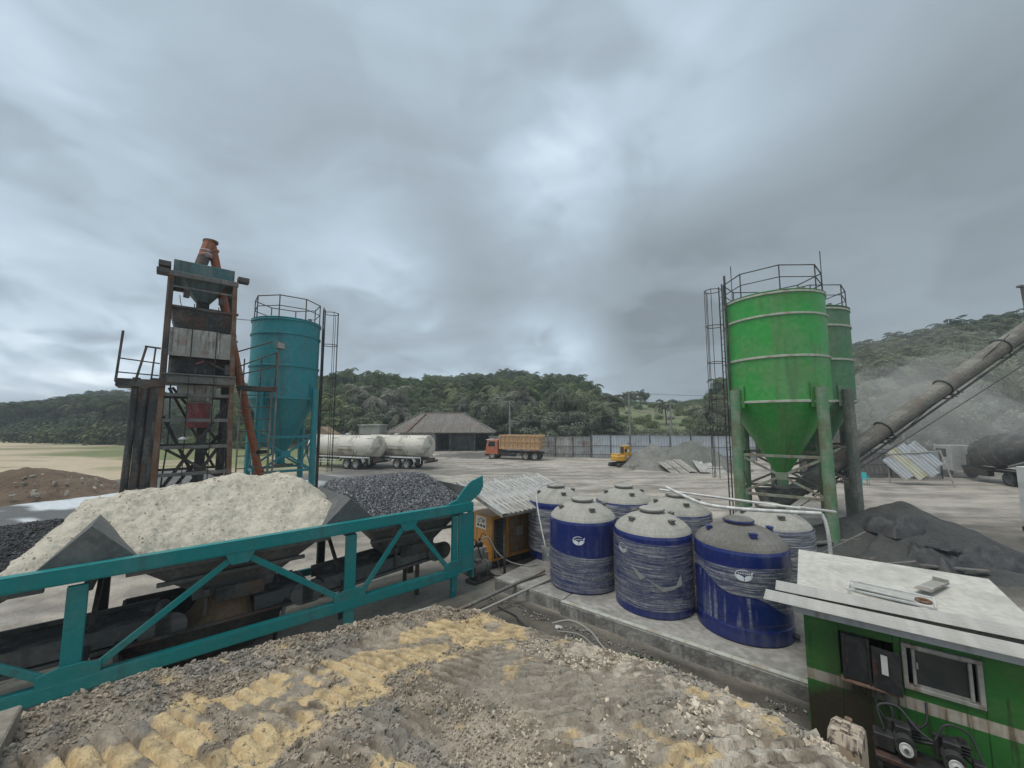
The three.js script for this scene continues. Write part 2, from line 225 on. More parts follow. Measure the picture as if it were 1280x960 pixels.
function groundC(x, z) {
  const n = fbm(x * .23, z * .23, 4, 91), n2 = fbm(x * .9 + 4, z * .9, 3, 93), tr = fbm(x * .12 + z * .05, z * 1.5, 3, 95), tr2 = fbm((x + z) * 1.3, (x - z) * .09, 4, 97);
  let c = mix3([.36, .32, .27], [.50, .45, .385], sstep(.3, .7, n * .6 + tr * .4)); c = mix3(c, [.21, .19, .165], .8 * sstep(.5, .66, tr2 * .6 + n2 * .4)); c = mix3(c, [.19, .17, .145], .75 * sstep(.48, .62, tr)); c = mix3(c, [.50, .46, .40], .5 * sstep(.56, .66, fbm(x * .3 + 50, z * 1.1, 4, 99)));
  // wet, dark ground around the plant
  const dark = (cx, cz, r) => sstep(r, r * .45, Math.hypot(x - cx, z - cz) + (n2 - .5) * r * .8);
  c = mix3(c, [.085, .08, .072], .85 * Math.max(dark(20, -15, 6.5), dark(14.5, -14, 4), dark(-15, -46, 10) * .8, dark(-6, -60, 7)));
  c = mix3(c, [.11, .105, .1], .8 * dark(-15, -34, 10));
  // sandy slab under the bins, mud in the ditch along the pad
  c = mix3(c, [.36, .33, .27], sstep(2.6, 1.2, segDist(x, z, -9.5, -6.5, -2, -13)));
  c = mix3(c, mix3([.06, .052, .042], [.13, .113, .09], sstep(.4, .65, n2)), sstep(1.5, .9, segDist(x, z, -1, -11, 6, -5.4)));
  c = mix3(c, [.2, .185, .16], sstep(3, 1.5, segDist(x, z, -2.5, -13.5, 1, -16.5)) * .7);
  // pale slurry tracks left of the tower, then beach sand and grass
  const sl = fbm(x * .12 + z * .1, z * .5 - x * .22, 4, 103); if (x < -13 && z < -17) { c = mix3(c, mix3([.13, .13, .13], [.62, .66, .68], sstep(.47, .60, sl)), sstep(-13, -19, x) * sstep(-17, -20, z) * (1 - sstep(-36, -40, z))); }
  const b = beachT(x, z); c = mix3(c, mix3(mix3([.47, .375, .25], [.56, .46, .325], n), [.24, .19, .12], .7 * sstep(.58, .66, fbm(x * .12, z * .5, 4, 107))), b);
  const gr = sstep(.45, .6, fbm(x * .05, z * .09, 4, 109) + sstep(-60, -26, x) * .42 - .06) * sstep(-36, -50, z) * sstep(-16, -24, x); c = mix3(c, mix3([.10, .15, .045], [.22, .22, .085], n2), gr * .95);
  return c;
}
{
  const g = sheet(graded([[-1200, 120], [-160, 10], [-70, 1.6], [-34, .5], [-14, .3], [26, .6], [60, 4], [120, 60], [1200]]), graded([[40, 6], [4, .5], [-2, .3], [-24, .45], [-48, .8], [-80, 4], [-140, 20], [-300, 200], [-2200]]), (x, z) => groundY(x, z), groundC);
  single('ground', g, earth, null, null, null, 'structure');
}

// ---------------------------------------------------------------- hills (height by bearing and distance)
const ridge = [[-400, 524, 210, 96], [0, 528, 230, 104], [60, 520, 230, 98], [110, 512, 225, 92], [160, 514, 215, 84], [240, 514, 210, 74], [320, 505, 205, 72], [400, 496, 200, 72], [430, 488, 190, 72], [560, 492, 185, 74], [620, 488, 180, 72], [700, 499, 175, 69], [760, 503, 170, 68], [830, 507, 165, 67], [900, 500, 150, 64], [960, 492, 135, 60], [1065, 470, 120, 52], [1130, 460, 115, 48], [1200, 449, 110, 46], [1280, 439, 108, 44], [1700, 430, 105, 44]].map(([x, y, zr, z0]) => ({ az: Math.atan((x - 640) / 490), k: (527 - y) / 490, zr, z0 }));
function ridgeAt(az) { let i = 0; while (i < ridge.length - 2 && az > ridge[i + 1].az) i++; const a = ridge[i], b = ridge[i + 1], t = clamp((az - a.az) / (b.az - a.az)); return { k: mix(a.k, b.k, t), zr: mix(a.zr, b.zr, t), z0: mix(a.z0, b.z0, t) }; }
function hillY(x, z) {   // z negative ahead
  const az = Math.atan2(x, -z), q = ridgeAt(az), Hr = 5 + q.k * q.zr, t = clamp((-z - q.z0) / (q.zr - q.z0), 0, 2); if (-z <= q.z0) return -.6;
  const s = t <= 1 ? Math.pow(t, .8) * (1 + .12 * Math.sin(t * 9 + az * 7)) / (1 + .12 * Math.sin(9 + az * 7)) : 1 - .25 * (t - 1) * (t - 1);
  return -.3 + Hr * s + 1.6 * (fbm(x * .04, z * .04, 4, 121) - .5) * Math.min(1, t * 4);
}
const grassy = (x, z) => { const p = 640 + 490 * x / -z; return sstep(.5, .62, fbm(x * .035, z * .035, 4, 131) + .5 * Math.exp(-(((p - 830) / 100) ** 2)) + .10 * Math.exp(-(((p - 1150) / 120) ** 2)) - .16); };
{
  const cf = (x, z, y) => { const n = fbm(x * .08, z * .08, 4, 133), n2 = fbm(x * .5, z * .5, 3, 135); let c = mix3([.045, .06, .028], [.09, .10, .05], n2); c = mix3(c, mix3([.13, .165, .07], [.21, .22, .11], n2), grassy(x, z)); return mix3(c, [.14, .12, .085], .35 * sstep(.56, .66, n)); };
  const azs = []; for (let a = -74; a <= 72.01; a += .8) azs.push(a * Math.PI / 180); const ts = graded([[0, .03], [1, .06], [1.5, .1], [1.9]]);
  const nx = azs.length, nz = ts.length, p = [], c = [], uv = [], idx = [];
  ts.forEach((t, j) => azs.forEach((a, i) => { const q = ridgeAt(a), D = mix(q.z0 - 1, q.zr, t), x = D * Math.tan(a), z = -D, y = hillY(x, z); p.push(x, y, z); c.push(...cf(x, z, y)); uv.push(x * .4, z * .4); const o = j * nx + i; if (i < nx - 1 && j < nz - 1) idx.push(o, o + 1, o + nx, o + 1, o + nx + 1, o + nx); }));
  const g = new THREE.BufferGeometry(); g.setAttribute('position', new THREE.Float32BufferAttribute(p, 3)); g.setAttribute('color', new THREE.Float32BufferAttribute(c, 3)); g.setAttribute('uv', new THREE.Float32BufferAttribute(uv, 2)); g.setIndex(idx); g.computeVertexNormals();
  single('hills', g, earth, null, null, null, 'structure');
}

// ---------------------------------------------------------------- vegetation
const leafMat = new THREE.MeshPhysicalMaterial({ vertexColors: true, roughness: .8, transmission: .25, thickness: 0, side: THREE.DoubleSide, specularIntensity: .3 });
const barkMat = M(worn([.12, .10, .08], { dust: [.2, .19, .17], dustA: .6, streakA: .5, seed: 141, m: 1.5 }), .95, { bump: .02 });
function crownGeo(seed, n, flat = .75, leaf = .55, blobs = 9) {   // many leaf faces gathered in clumps; about 2 m radius
  const r = rng(seed), bl = [], v = [], nn = [], c = [], uv = [];
  for (let k = 0; k < blobs; k++) { const a = r() * 6.283, d = Math.sqrt(r()) * 1.25; bl.push([Math.cos(a) * d, (r() * 1.5 - .2) * flat * (1.25 - d * .45), Math.sin(a) * d, .5 + r() * .5]); }
  const q = V(), u = V(), w = V(), t = V();
  for (let i = 0; i < n; i++) {
    const b = bl[i % blobs], d = q.set(r() * 2 - 1, r() * 2 - 1, r() * 2 - 1).normalize().clone(), rad = b[3] * (.55 + .5 * Math.sqrt(r())); const x = b[0] + d.x * rad, y = b[1] + d.y * rad * .8, z = b[2] + d.z * rad;
    const nrm = d.clone().add(V(r() - .5, r() * .7, r() - .5)).normalize(); u.set(r() - .5, r() - .5, r() - .5).cross(nrm).normalize(); w.copy(nrm).cross(u); const s = leaf * (.5 + r() * .8), s2 = s * (.45 + r() * .4);
    const tone = .62 + .7 * r(), cc = [tone, tone * (1 + .06 * (r() - .5)), tone * (.9 + .2 * r())];
    const P = (a, e) => [x + u.x * a * s + w.x * e * s2, y + u.y * a * s + w.y * e * s2, z + u.z * a * s + w.z * e * s2];
    const A = P(-.5, 0), B = P(0, -.5), D = P(.55, .1), E = P(0, .5); for (const m of [A, B, D, A, D, E]) { v.push(...m); nn.push(nrm.x, nrm.y, nrm.z); c.push(...cc); uv.push(0, 0); }
  }
  const g = new THREE.BufferGeometry(); g.setAttribute('position', new THREE.Float32BufferAttribute(v, 3)); g.setAttribute('normal', new THREE.Float32BufferAttribute(nn, 3)); g.setAttribute('color', new THREE.Float32BufferAttribute(c, 3)); g.setAttribute('uv', new THREE.Float32BufferAttribute(uv, 2)); return g;
}
function frondGeo(seed, n = 15, len = 2.6, steps = 7, droop = 1.0) {   // a palm head: arching fronds with separate leaflets
  const r = rng(seed), v = [], nn = [], c = [], uv = [];
  for (let k = 0; k < n; k++) {
    const a = k / n * 6.283 + r() * .5, up = -.15 + 1.25 * r(), L = len * (.8 + .35 * r()), ca = Math.cos(a), sa = Math.sin(a), tone0 = (up < .15 ? .75 : 1) * (.75 + .4 * r()); let px = 0, py = 0, el = up;
    for (let s = 0; s < steps; s++) {
      const st = L / steps, x0 = px, y0 = py; px += Math.cos(el) * st; py += Math.sin(el) * st; el -= droop * (.16 + .22 * s / steps) * (1.2 - up * .3); const wid = .62 * Math.sin(Math.PI * (.12 + .82 * (s + .5) / steps));
      for (const sd of [-1, 1]) for (let m = 0; m < 2; m++) {
        const f0 = m * .5 + .02, f1 = f0 + .38 + .08 * r(), q = (f) => [mix(x0, px, f), mix(y0, py, f)], A = q(f0), B = q(f1), D = q(f1 + .5 + .2 * r()), dr = .25 + .55 * r();
        const W3 = (p, lat, dy) => [p[0] * ca - sd * lat * sa, p[1] + dy, p[0] * sa + sd * lat * ca], t = tone0 * (.75 + .5 * r());
        const l = [W3(A, .03, 0), W3(B, .03, 0), W3(D, wid, -wid * dr), W3(A, .03, 0), W3(D, wid, -wid * dr), W3(D, wid * .8, -wid * dr - .1)];
        for (const e of l) { v.push(...e); nn.push(0, 1, 0); c.push(t, t, t * .95); uv.push(0, 0); }
      }
    }
  }
  const g = new THREE.BufferGeometry(); g.setAttribute('position', new THREE.Float32BufferAttribute(v, 3)); g.setAttribute('color', new THREE.Float32BufferAttribute(c, 3)); g.setAttribute('uv', new THREE.Float32BufferAttribute(uv, 2)); g.computeVertexNormals(); return g;
}
const crowns = [1, 2, 3, 4, 5].map((s) => crownGeo(s * 11, 760, .75, .36, 12)), bushes = [1, 2, 3].map((s) => crownGeo(s * 17 + 3, 620, .55, .28, 9)), palmHeads = [1, 2, 3, 4].map((s) => frondGeo(s * 23, 15 + s, 2.6, 7, .7 + .18 * s));
const leafTone = (c) => { const m = leafMat.clone(); m.color.setRGB(...c); return m; };
// one mass of woodland on the hills: nobody could count it
{
  const r = rng(4242), lists = crowns.map(() => []), bl = bushes.map(() => []), pl = palmHeads.map(() => []);
  const m4 = new THREE.Matrix4(), qq = new THREE.Quaternion(), e = new THREE.Euler();
  for (let i = 0; i < 36000; i++) {
    const az = (-68 + 134 * r()) * Math.PI / 180, q = ridgeAt(az), t = Math.pow(r(), .8) * 1.08, D = mix(q.z0 + 1, q.zr, t), x = D * Math.tan(az), z = -D, px = 640 + 490 * x / D;
    if (Math.abs(x) > 420 || Math.hypot(px - 462, (t - .42) * 160) < 13) continue; const g = grassy(x, z); if (r() < g * .9) { if (r() < .75) continue; }
    if (r() < .93 * Math.exp(-(((px - 828) / 98) ** 2)) * sstep(.10, .2, t) * sstep(.97, .85, t)) continue;
    const y = hillY(x, z), near = sstep(.30, .02, t), right = sstep(1000, 1150, px), dusty = clamp(near * .8 * sstep(380, 500, px) + right * .45); let col = mix3([.065, .105, .036], [.14, .19, .065], r()); if (r() < .22) col = mix3(col, [.22, .24, .10], r()); col = mix3(col, [.25, .25, .205], dusty * (.45 + .5 * r()));
    if (px < 230) col = mix3(col, [.06, .075, .05], .6);
    const bush = (near > .5 && r() < .75) || r() < g, palm = !bush && r() < (px > 1000 ? .16 : px < 200 ? .22 : .05); const s = bush ? .55 + .55 * r() : palm ? 1.1 + .5 * r() : .65 + .6 * r(); const h = bush ? s * .4 : palm ? 5.5 + 3 * r() : 2.2 + 2.2 * r();
    e.set((r() - .5) * .25, r() * 6.28, (r() - .5) * .25); m4.compose(V(x, y + h, z), qq.setFromEuler(e), V(s * (.85 + .3 * r()), s * (.8 + .5 * r()), s * (.85 + .3 * r())));
    const list = bush ? bl[i % 3] : palm ? pl[i % 4] : lists[i % 5]; list.push([m4.clone(), col]);
  }
  const put = (name, geos, ls) => geos.forEach((g, k) => { const o = new THREE.InstancedMesh(g, leafMat, ls[k].length); ls[k].forEach(([mm, c], i) => { o.setMatrixAt(i, mm); o.setColorAt(i, C(...c)); }); o.name = numbered(name); o.castShadow = o.receiveShadow = true; o.userData = { kind: 'stuff', label: name === 'woodland' ? 'dense dark green woodland covering the hills behind the yard' : name === 'scrub' ? 'low grey green scrub on the hill slopes' : 'palm heads rising out of the hill woodland', category: name === 'woodland' ? 'woodland' : name === 'scrub' ? 'scrub' : 'palms' }; scene.add(o); });
  put('woodland', crowns, lists); put('scrub', bushes, bl); put('palm_canopy', palmHeads, pl);
}
{ // bare tan rock face on the middle hill
  const g = new THREE.IcosahedronGeometry(1, 5), p = g.attributes.position, D = mix(72, 188, .42), cx = (462 - 640) / 490 * D, cy = hillY(cx, -D); for (let i = 0; i < p.count; i++) { const d = V().fromBufferAttribute(p, i), n = .7 + .6 * fbm(d.x * 2.4 + d.z, d.y * 3.4 + d.z, 4, 147); p.setXYZ(i, cx + d.x * n * 5.2, cy + 1.2 + d.y * n * 4.2, -D + d.z * n * 3); } g.computeVertexNormals();
  single('cliff', boxUV(g), M(worn([.42, .33, .22], { dust: [.3, .26, .18], dustA: .8, streak: [.16, .15, .09], streakA: .8, seed: 148, m: 6 }), .95, { bump: .1 }), null, null, null, 'structure');
}
// palms and trees that stand out singly
function palmTree(x, z, h, s, k, tone, label, group, lean = 0) {
  const onHill = hillY(x, z), y = Math.max(onHill, groundY(x, z)) - .1, t = thing('palm_tree', label, 'palm tree', [x, y, z], k * 1.7, group);
  part('trunk', [pipe([[0, -.5, 0], [lean * .3, h * .4, 0], [lean, h, .1]], .14 * s / 1.2, 7, 8)], barkMat, t);
  const c = part('crown', palmHeads[k % 4], leafTone(tone), t); c.position.set(lean, h, .1); c.scale.setScalar(s); return t;
}
const at = (px, D) => [(px - 640) / 490 * D, -D];
[[1108, .97], [1132, .98], [1158, .97], [1178, .96], [1196, .97], [1214, .97], [1236, .97], [1252, .98], [1075, .97], [1090, .96]].forEach(([px, t], i) => { const q = ridgeAt(Math.atan((px - 640) / 490)); palmTree(...at(px, q.zr * t), 7.6 + (i * 37 % 10) * .22, 1.5 + (i * 7 % 5) * .07, i, [.075, .105, .055], 'coconut palm silhouetted on the ridge line behind the auger', 'palms along the ridge'); });
[[20, .98], [42, .97], [58, .98], [98, .99], [120, .98], [150, .98]].forEach(([px, t], i) => { const q = ridgeAt(Math.atan((px - 640) / 490)); palmTree(...at(px, q.zr * t), 5 + (i * 37 % 10) * .3, 1.3, i, [.04, .06, .035], 'dark palm on the far headland ridge beyond the beach', 'palms on the headland'); });
const dusty = [.24, .235, .19];
[[448, 92, 8.5, 1.5], [472, 84, 7.2, 1.7], [494, 88, 8.4, 1.7], [500, 80, 5.5, 1.4]].forEach(([px, D, h, s], i) => palmTree(...at(px, D), h, s, i + 1, dusty, 'dust coated palm behind the tiled roof end near the tank trailers', 'dusty palms beside the roof', .3));
[[585, 86, 7.0, 1.8], [628, 84, 6.5, 2.0], [655, 88, 6.4, 1.9]].forEach(([px, D, h, s], i) => palmTree(...at(px, D), h, s, i + 2, dusty, 'grey dusty palm behind the tiled roof and the dump truck', 'dusty palms behind the truck', -.3));
[[742, 96, 7, 1.4], [766, 90, 6.2, 1.5], [832, 96, 5.2, 1.3], [905, 120, 5, 1.2], [800, 120, 4.5, 1.1]].forEach(([px, D, h, s], i) => palmTree(...at(px, D), h, s, i, [.15, .165, .105], 'slender palm on the grassy slope behind the metal fence', 'palms on the grassy slope', .2));
function broadTree(x, z, s, k, tone, label, group, bush) { const y = Math.max(hillY(x, z), groundY(x, z)) - .1, h = bush ? .55 * s : 1.6 * s, t = thing(bush ? 'bush' : 'broadleaf_tree', label, bush ? 'bush' : 'tree', [x, y, z], k * 2.1, group); part(bush ? 'stem' : 'trunk', [rod([0, -.4, 0], [.1 * s, h, 0], .1 * s, 7, .05 * s), rod([.05 * s, h * .6, 0], [.6 * s, h + .4 * s, .3 * s], .05 * s, 5, .02 * s), rod([.05 * s, h * .6, 0], [-.5 * s, h + .5 * s, -.3 * s], .05 * s, 5, .02 * s)], barkMat, t); const c = part(bush ? 'foliage' : 'crown', bush ? bushes[k % 3] : crowns[k % 5], leafTone(tone), t); c.position.set(0, h, 0); c.scale.setScalar(s); return t; }
for (let i = 0; i < 22; i++) { const r = rng(900 + i); broadTree(...at(420 + i * 22.5 + r() * 8, 66 + 5 * r() + (i < 10 ? 8 : 0)), 1.3 + .8 * r(), i, mix3([.17, .18, .14], [.25, .25, .205], r()), 'dust grey bush growing behind the corrugated metal fence', 'dusty bushes behind the fence', true); }
for (let i = 0; i < 16; i++) { const r = rng(950 + i); broadTree(...at(5 + i * 12 + r() * 6, mix(100, 82, i / 16) + 6 * r()), 1.9 + 1.3 * r(), i, mix3([.055, .08, .04], [.13, .155, .065], r()), 'rounded dark green bush at the back edge of the beach sand', 'bushes behind the beach', true); }
for (let i = 0; i < 12; i++) { const r = rng(980 + i); broadTree(...at(1080 + i * 19 + r() * 9, 47 + 8 * r()), 1.2 + .9 * r(), i, mix3([.18, .19, .15], [.27, .27, .22], r()), 'dusty pale bush on the slope behind the concrete mixer truck', 'dusty bushes behind the mixer truck', true); }
for (let i = 0; i < 8; i++) { const r = rng(1010 + i), q = 430 + i * 34; const rg = ridgeAt(Math.atan((q - 640) / 490)); broadTree(...at(q, rg.zr * .97), 1.6 + .7 * r(), i, mix3([.05, .085, .03], [.09, .13, .045], r()), 'spreading tree on the ridge of the middle hill', 'trees on the middle ridge'); }
for (const [px, D, s] of [[92, 0, 2.2], [132, 0, 2.4]]) { const rg = ridgeAt(Math.atan((px - 640) / 490)); broadTree(...at(px + 10, rg.zr * .99), s, px, [.035, .05, .03], 'flat topped tree standing above the headland ridge', 'flat topped headland trees'); }

// ---------------------------------------------------------------- the earth ramp in the foreground
const rampPoly = [[2.95, 3], [2.9, -2.4], [2.64, -3.26], [2.46, -4.05], [2.32, -4.6], [1.86, -5.38], [1.2, -6.26], [.38, -7.05], [-.45, -7.65], [-1.5, -8.0], [-2.25, -7.75], [-2.75, -7.0], [-3.2, -6.35], [-3.68, -5.55], [-4.18, -4.72], [-4.4, -4.15], [-4.5, -3.3], [-4.6, -1], [-4.6, 3]];
function polyDist(x, z) { let d = 1e9, inside = false; for (let i = 0, j = rampPoly.length - 1; i < rampPoly.length; j = i++) { const [ax, az] = rampPoly[i], [bx, bz] = rampPoly[j]; d = Math.min(d, segDist(x, z, ax, az, bx, bz)); if ((az > z) !== (bz > z) && x < (bx - ax) * (z - az) / (bz - az) + ax) inside = !inside; } return inside ? d : -d; }
const rampTop = (x, z) => { const t = [[3, 3.4], [0, 3.25], [-2, 2.75], [-3.2, 2.45], [-4, 2.28], [-5.3, 1.96], [-6.5, 1.62], [-8.2, 1.26], [-12, .9]]; let i = 0; while (i < t.length - 2 && z < t[i + 1][0]) i++; return mix(t[i][1], t[i + 1][1], clamp((z - t[i][0]) / (t[i + 1][0] - t[i][0]))); };
// caterpillar track prints: centre line, width of the band, spacing of the bars
const prints = [[-3.1, -2.6, -.8, -7.7, .72, .18], [-1.6, -2.4, .3, -7.2, .36, .17], [2.1, -2.2, -.3, -7.5, .55, .165], [1.0, -2.2, -.9, -7.7, .32, .18], [2.36, -3.1, .5, -7.0, .26, .15]];
function printAt(x, z) { let best = [0, 0]; prints.forEach(([ax, az, bx, bz, w, sp], k) => { const L = Math.hypot(bx - ax, bz - az), ux = (bx - ax) / L, uz = (bz - az) / L, s = (x - ax) * ux + (z - az) * uz, l = (x - ax) * -uz + (z - az) * ux; const m = sstep(w, w * .8, Math.abs(l + .12 * (vn(s * .7, k, 5) - .5))) * sstep(-.3, .3, s) * sstep(L + .3, L - .3, s) * (k ? sstep(.16, .32, vn(s * 1.1 + k * 9, l * 1.3, 157)) : .6 + .4 * sstep(.2, .4, vn(s * 1.1, l * 1.3, 157))); if (m > best[0]) { const q = ((s + l * .12) / sp % 1 + 1) % 1; best = [m, sstep(.06, .2, q) * sstep(.99, .84, q)]; } }); return best; }
const yellowAt = (x, z) => { const d1 = segDist(x, z, -2.6, -3.1, -.9, -6.4), d2 = Math.hypot(x + .5, z + 6.8); return sstep(.50, .60, (fbm(x * 2.6 + 3, z * 2.6, 5, 163) - .5) * 1.7 + .17 + .54 * sstep(1.2, .4, d1) + .32 * sstep(.9, .1, d2)); };
const mudAt = (x, z) => sstep(.50, .62, fbm(x * 1.1 + 9, z * 1.1, 4, 165) + .28 * Math.exp(-((x - .35) ** 2 + (z + 4.6) ** 2) / .5) + .2 * Math.exp(-((x - 1.5) ** 2 + (z + 3.6) ** 2) / .4) - .1);
// spilled grey aggregate lying in patches
const greyAt = (x, z) => sstep(.60, .66, fbm(x * 1.6 + 41, z * 1.6, 4, 191));
function rampY(x, z) {
  const d = polyDist(x, z) + .16 * (fbm(x * 1.3, z * 1.3, 3, 167) - .5); let y = rampTop(x, z);
  if (d < .22) { const o = .22 - d; y -= o < .3 ? o * o * 1.1 : .1 + (o - .3) * 1.0; }
  const inn = sstep(-.15, .25, d); const [m, b] = printAt(x, z);
  const lump = .16 * (fbm(x * .9, z * .9, 3, 171) - .5) + .075 * (fbm(x * 3.1, z * 3.1, 3, 173) - .5) * (1 - .6 * m) + .085 * (fbm(x * 8, z * 8, 3, 175) - .5) * (1 - .75 * m);
  const berm = .13 * Math.exp(-(((d - .28) / .2) ** 2)) * sstep(.3, -1.2, x) * (.5 + fbm(x * 2, z * 2, 2, 177)) + .10 * Math.exp(-(((d - .85) / .16) ** 2)) * sstep(.0, -1.5, x);
  y += lump * (.4 + .6 * inn) + berm + inn * m * (.095 * b - .05) * (.65 + .7 * vn(x * 3.3, z * 3.3, 172)) + .022 * (vn(x * 30, z * 30, 179) - .5) + .05 * (fbm(x * 15, z * 15, 2, 178) - .5) * sstep(-.6, 1.2, x);
  return Math.max(y, groundY(x, z) - .05);
}
const rampMat = new THREE.MeshStandardMaterial({ vertexColors: true, roughness: .97, map: tex(512, (u, v) => { const a = tfbm(u, v, 30, 5, 181), f = tfbm(u, v, 110, 2, 183), k = .66 + .5 * a + .35 * (f - .5); return [k, k, k]; }, 1.1), bumpMap: tex(512, (u, v) => { const a = tfbm(u, v, 44, 4, 185); return [a, a, a]; }, 1.1, false), bumpScale: .02, side: THREE.DoubleSide });
function rampC(x, z) {
  const n = fbm(x * 2.2, z * 2.2, 4, 187), n2 = fbm(x * 9, z * 9, 3, 189); let c = mix3([.17, .138, .10], [.40, .335, .255], sstep(.3, .7, n * .5 + n2 * .5)); c = mix3(c, [.60, .53, .43], .75 * sstep(-.8, 1.6, x) * sstep(.4, .65, n2));
  c = mix3(c, mix3([.18, .162, .136], [.28, .255, .215], n2), .7 * greyAt(x, z)); c = mix3(c, mix3([.24, .205, .16], [.34, .295, .23], n2), mudAt(x, z) * .8);
  return mix3(c, mix3([.46, .335, .165], [.66, .50, .285], n2), yellowAt(x, z) * (.6 + .4 * sstep(.3, .55, n2)));
}
{
  const g = sheet(graded([[-10, .12], [-5.4, .03], [3.1, .12], [6]]), graded([[3, .15], [-1.6, .03], [-8.6, .1], [-11]]), rampY, rampC, rampMat); single('earth_ramp', g, rampMat, null, null, null, 'structure');
}
// loose stones
function stoneGeo(seed, flat = .7) { const g = new THREE.IcosahedronGeometry(1, 0), p = g.attributes.position, r = rng(seed), m = new Map(); for (let i = 0; i < p.count; i++) { const k = [p.getX(i), p.getY(i), p.getZ(i)].map((x) => x.toFixed(2)).join(); if (!m.has(k)) m.set(k, .62 + .62 * r()); const f = m.get(k); p.setXYZ(i, p.getX(i) * f * 1.15, p.getY(i) * f * flat, p.getZ(i) * f * .85); } g.computeVertexNormals(); return boxUV(g); }
const stoneGeos = [1, 2, 3, 4].map((s) => stoneGeo(s * 7)), stoneMat = M(null, .93);
function stones(name, label, n, seed, place) {
  const r = rng(seed), ls = stoneGeos.map(() => []), e = new THREE.Euler(), q = new THREE.Quaternion();
  for (let i = 0; i < n; i++) { const s = place(r, i); if (!s) continue; const [x, y, z, sz, col] = s; e.set(r() * 6.28, r() * 6.28, r() * 6.28); ls[i % 4].push([new THREE.Matrix4().compose(V(x, y, z), q.setFromEuler(e), V(sz * (.8 + .5 * r()), sz * (.7 + .4 * r()), sz)), col]); }
  const nm = name; ls.forEach((l, k) => { const o = new THREE.InstancedMesh(stoneGeos[k], stoneMat, l.length); l.forEach(([m, c], i) => { o.setMatrixAt(i, m); o.setColorAt(i, C(...c)); }); o.name = numbered(nm); o.castShadow = o.receiveShadow = true; o.userData = { kind: 'stuff', label, category: 'gravel' }; scene.add(o); });
}
stones('ramp_gravel', 'crushed grey stone strewn over the earth ramp', 105000, 31, (r) => {
  const z = -1.7 - 7.2 * Math.pow(r(), .8), x = -5.4 + 8.6 * r(), d = polyDist(x, z); if (d < -.9) return; const cl = fbm(x * 1.7, z * 1.7, 4, 193), yl = yellowAt(x, z), mu = mudAt(x, z), edge = sstep(1.1, .2, d) * sstep(.4, -1, x), [m] = printAt(x, z);
  const big = sstep(.5, .62, fbm(x * .8 + 5, z * .8, 3, 195)); let pr = .22 + .95 * sstep(.4, .6, cl) + edge - .8 * m; pr *= (1 - .88 * yl) * (1 - .75 * mu); if (r() > pr) return;
  const sz = (.007 + .0145 * Math.pow(r(), 1.8)) * (1 + .55 * big + .5 * edge * r()) * (r() < .02 ? 1.9 : 1), t = .6 + .75 * r(); const col = mix3([.32 * t, .265 * t, .20 * t], [.60 * t, .515 * t, .40 * t], sstep(-1.2, 1.4, x) * (.3 + .7 * r())); return [x, rampY(x, z) + sz * .3, z, sz, greyAt(x, z) > .5 ? mix3(col, [.22 * t, .203 * t, .175 * t], .7) : yl > .4 ? mix3(col, [.4, .3, .16], .6) : col];
});

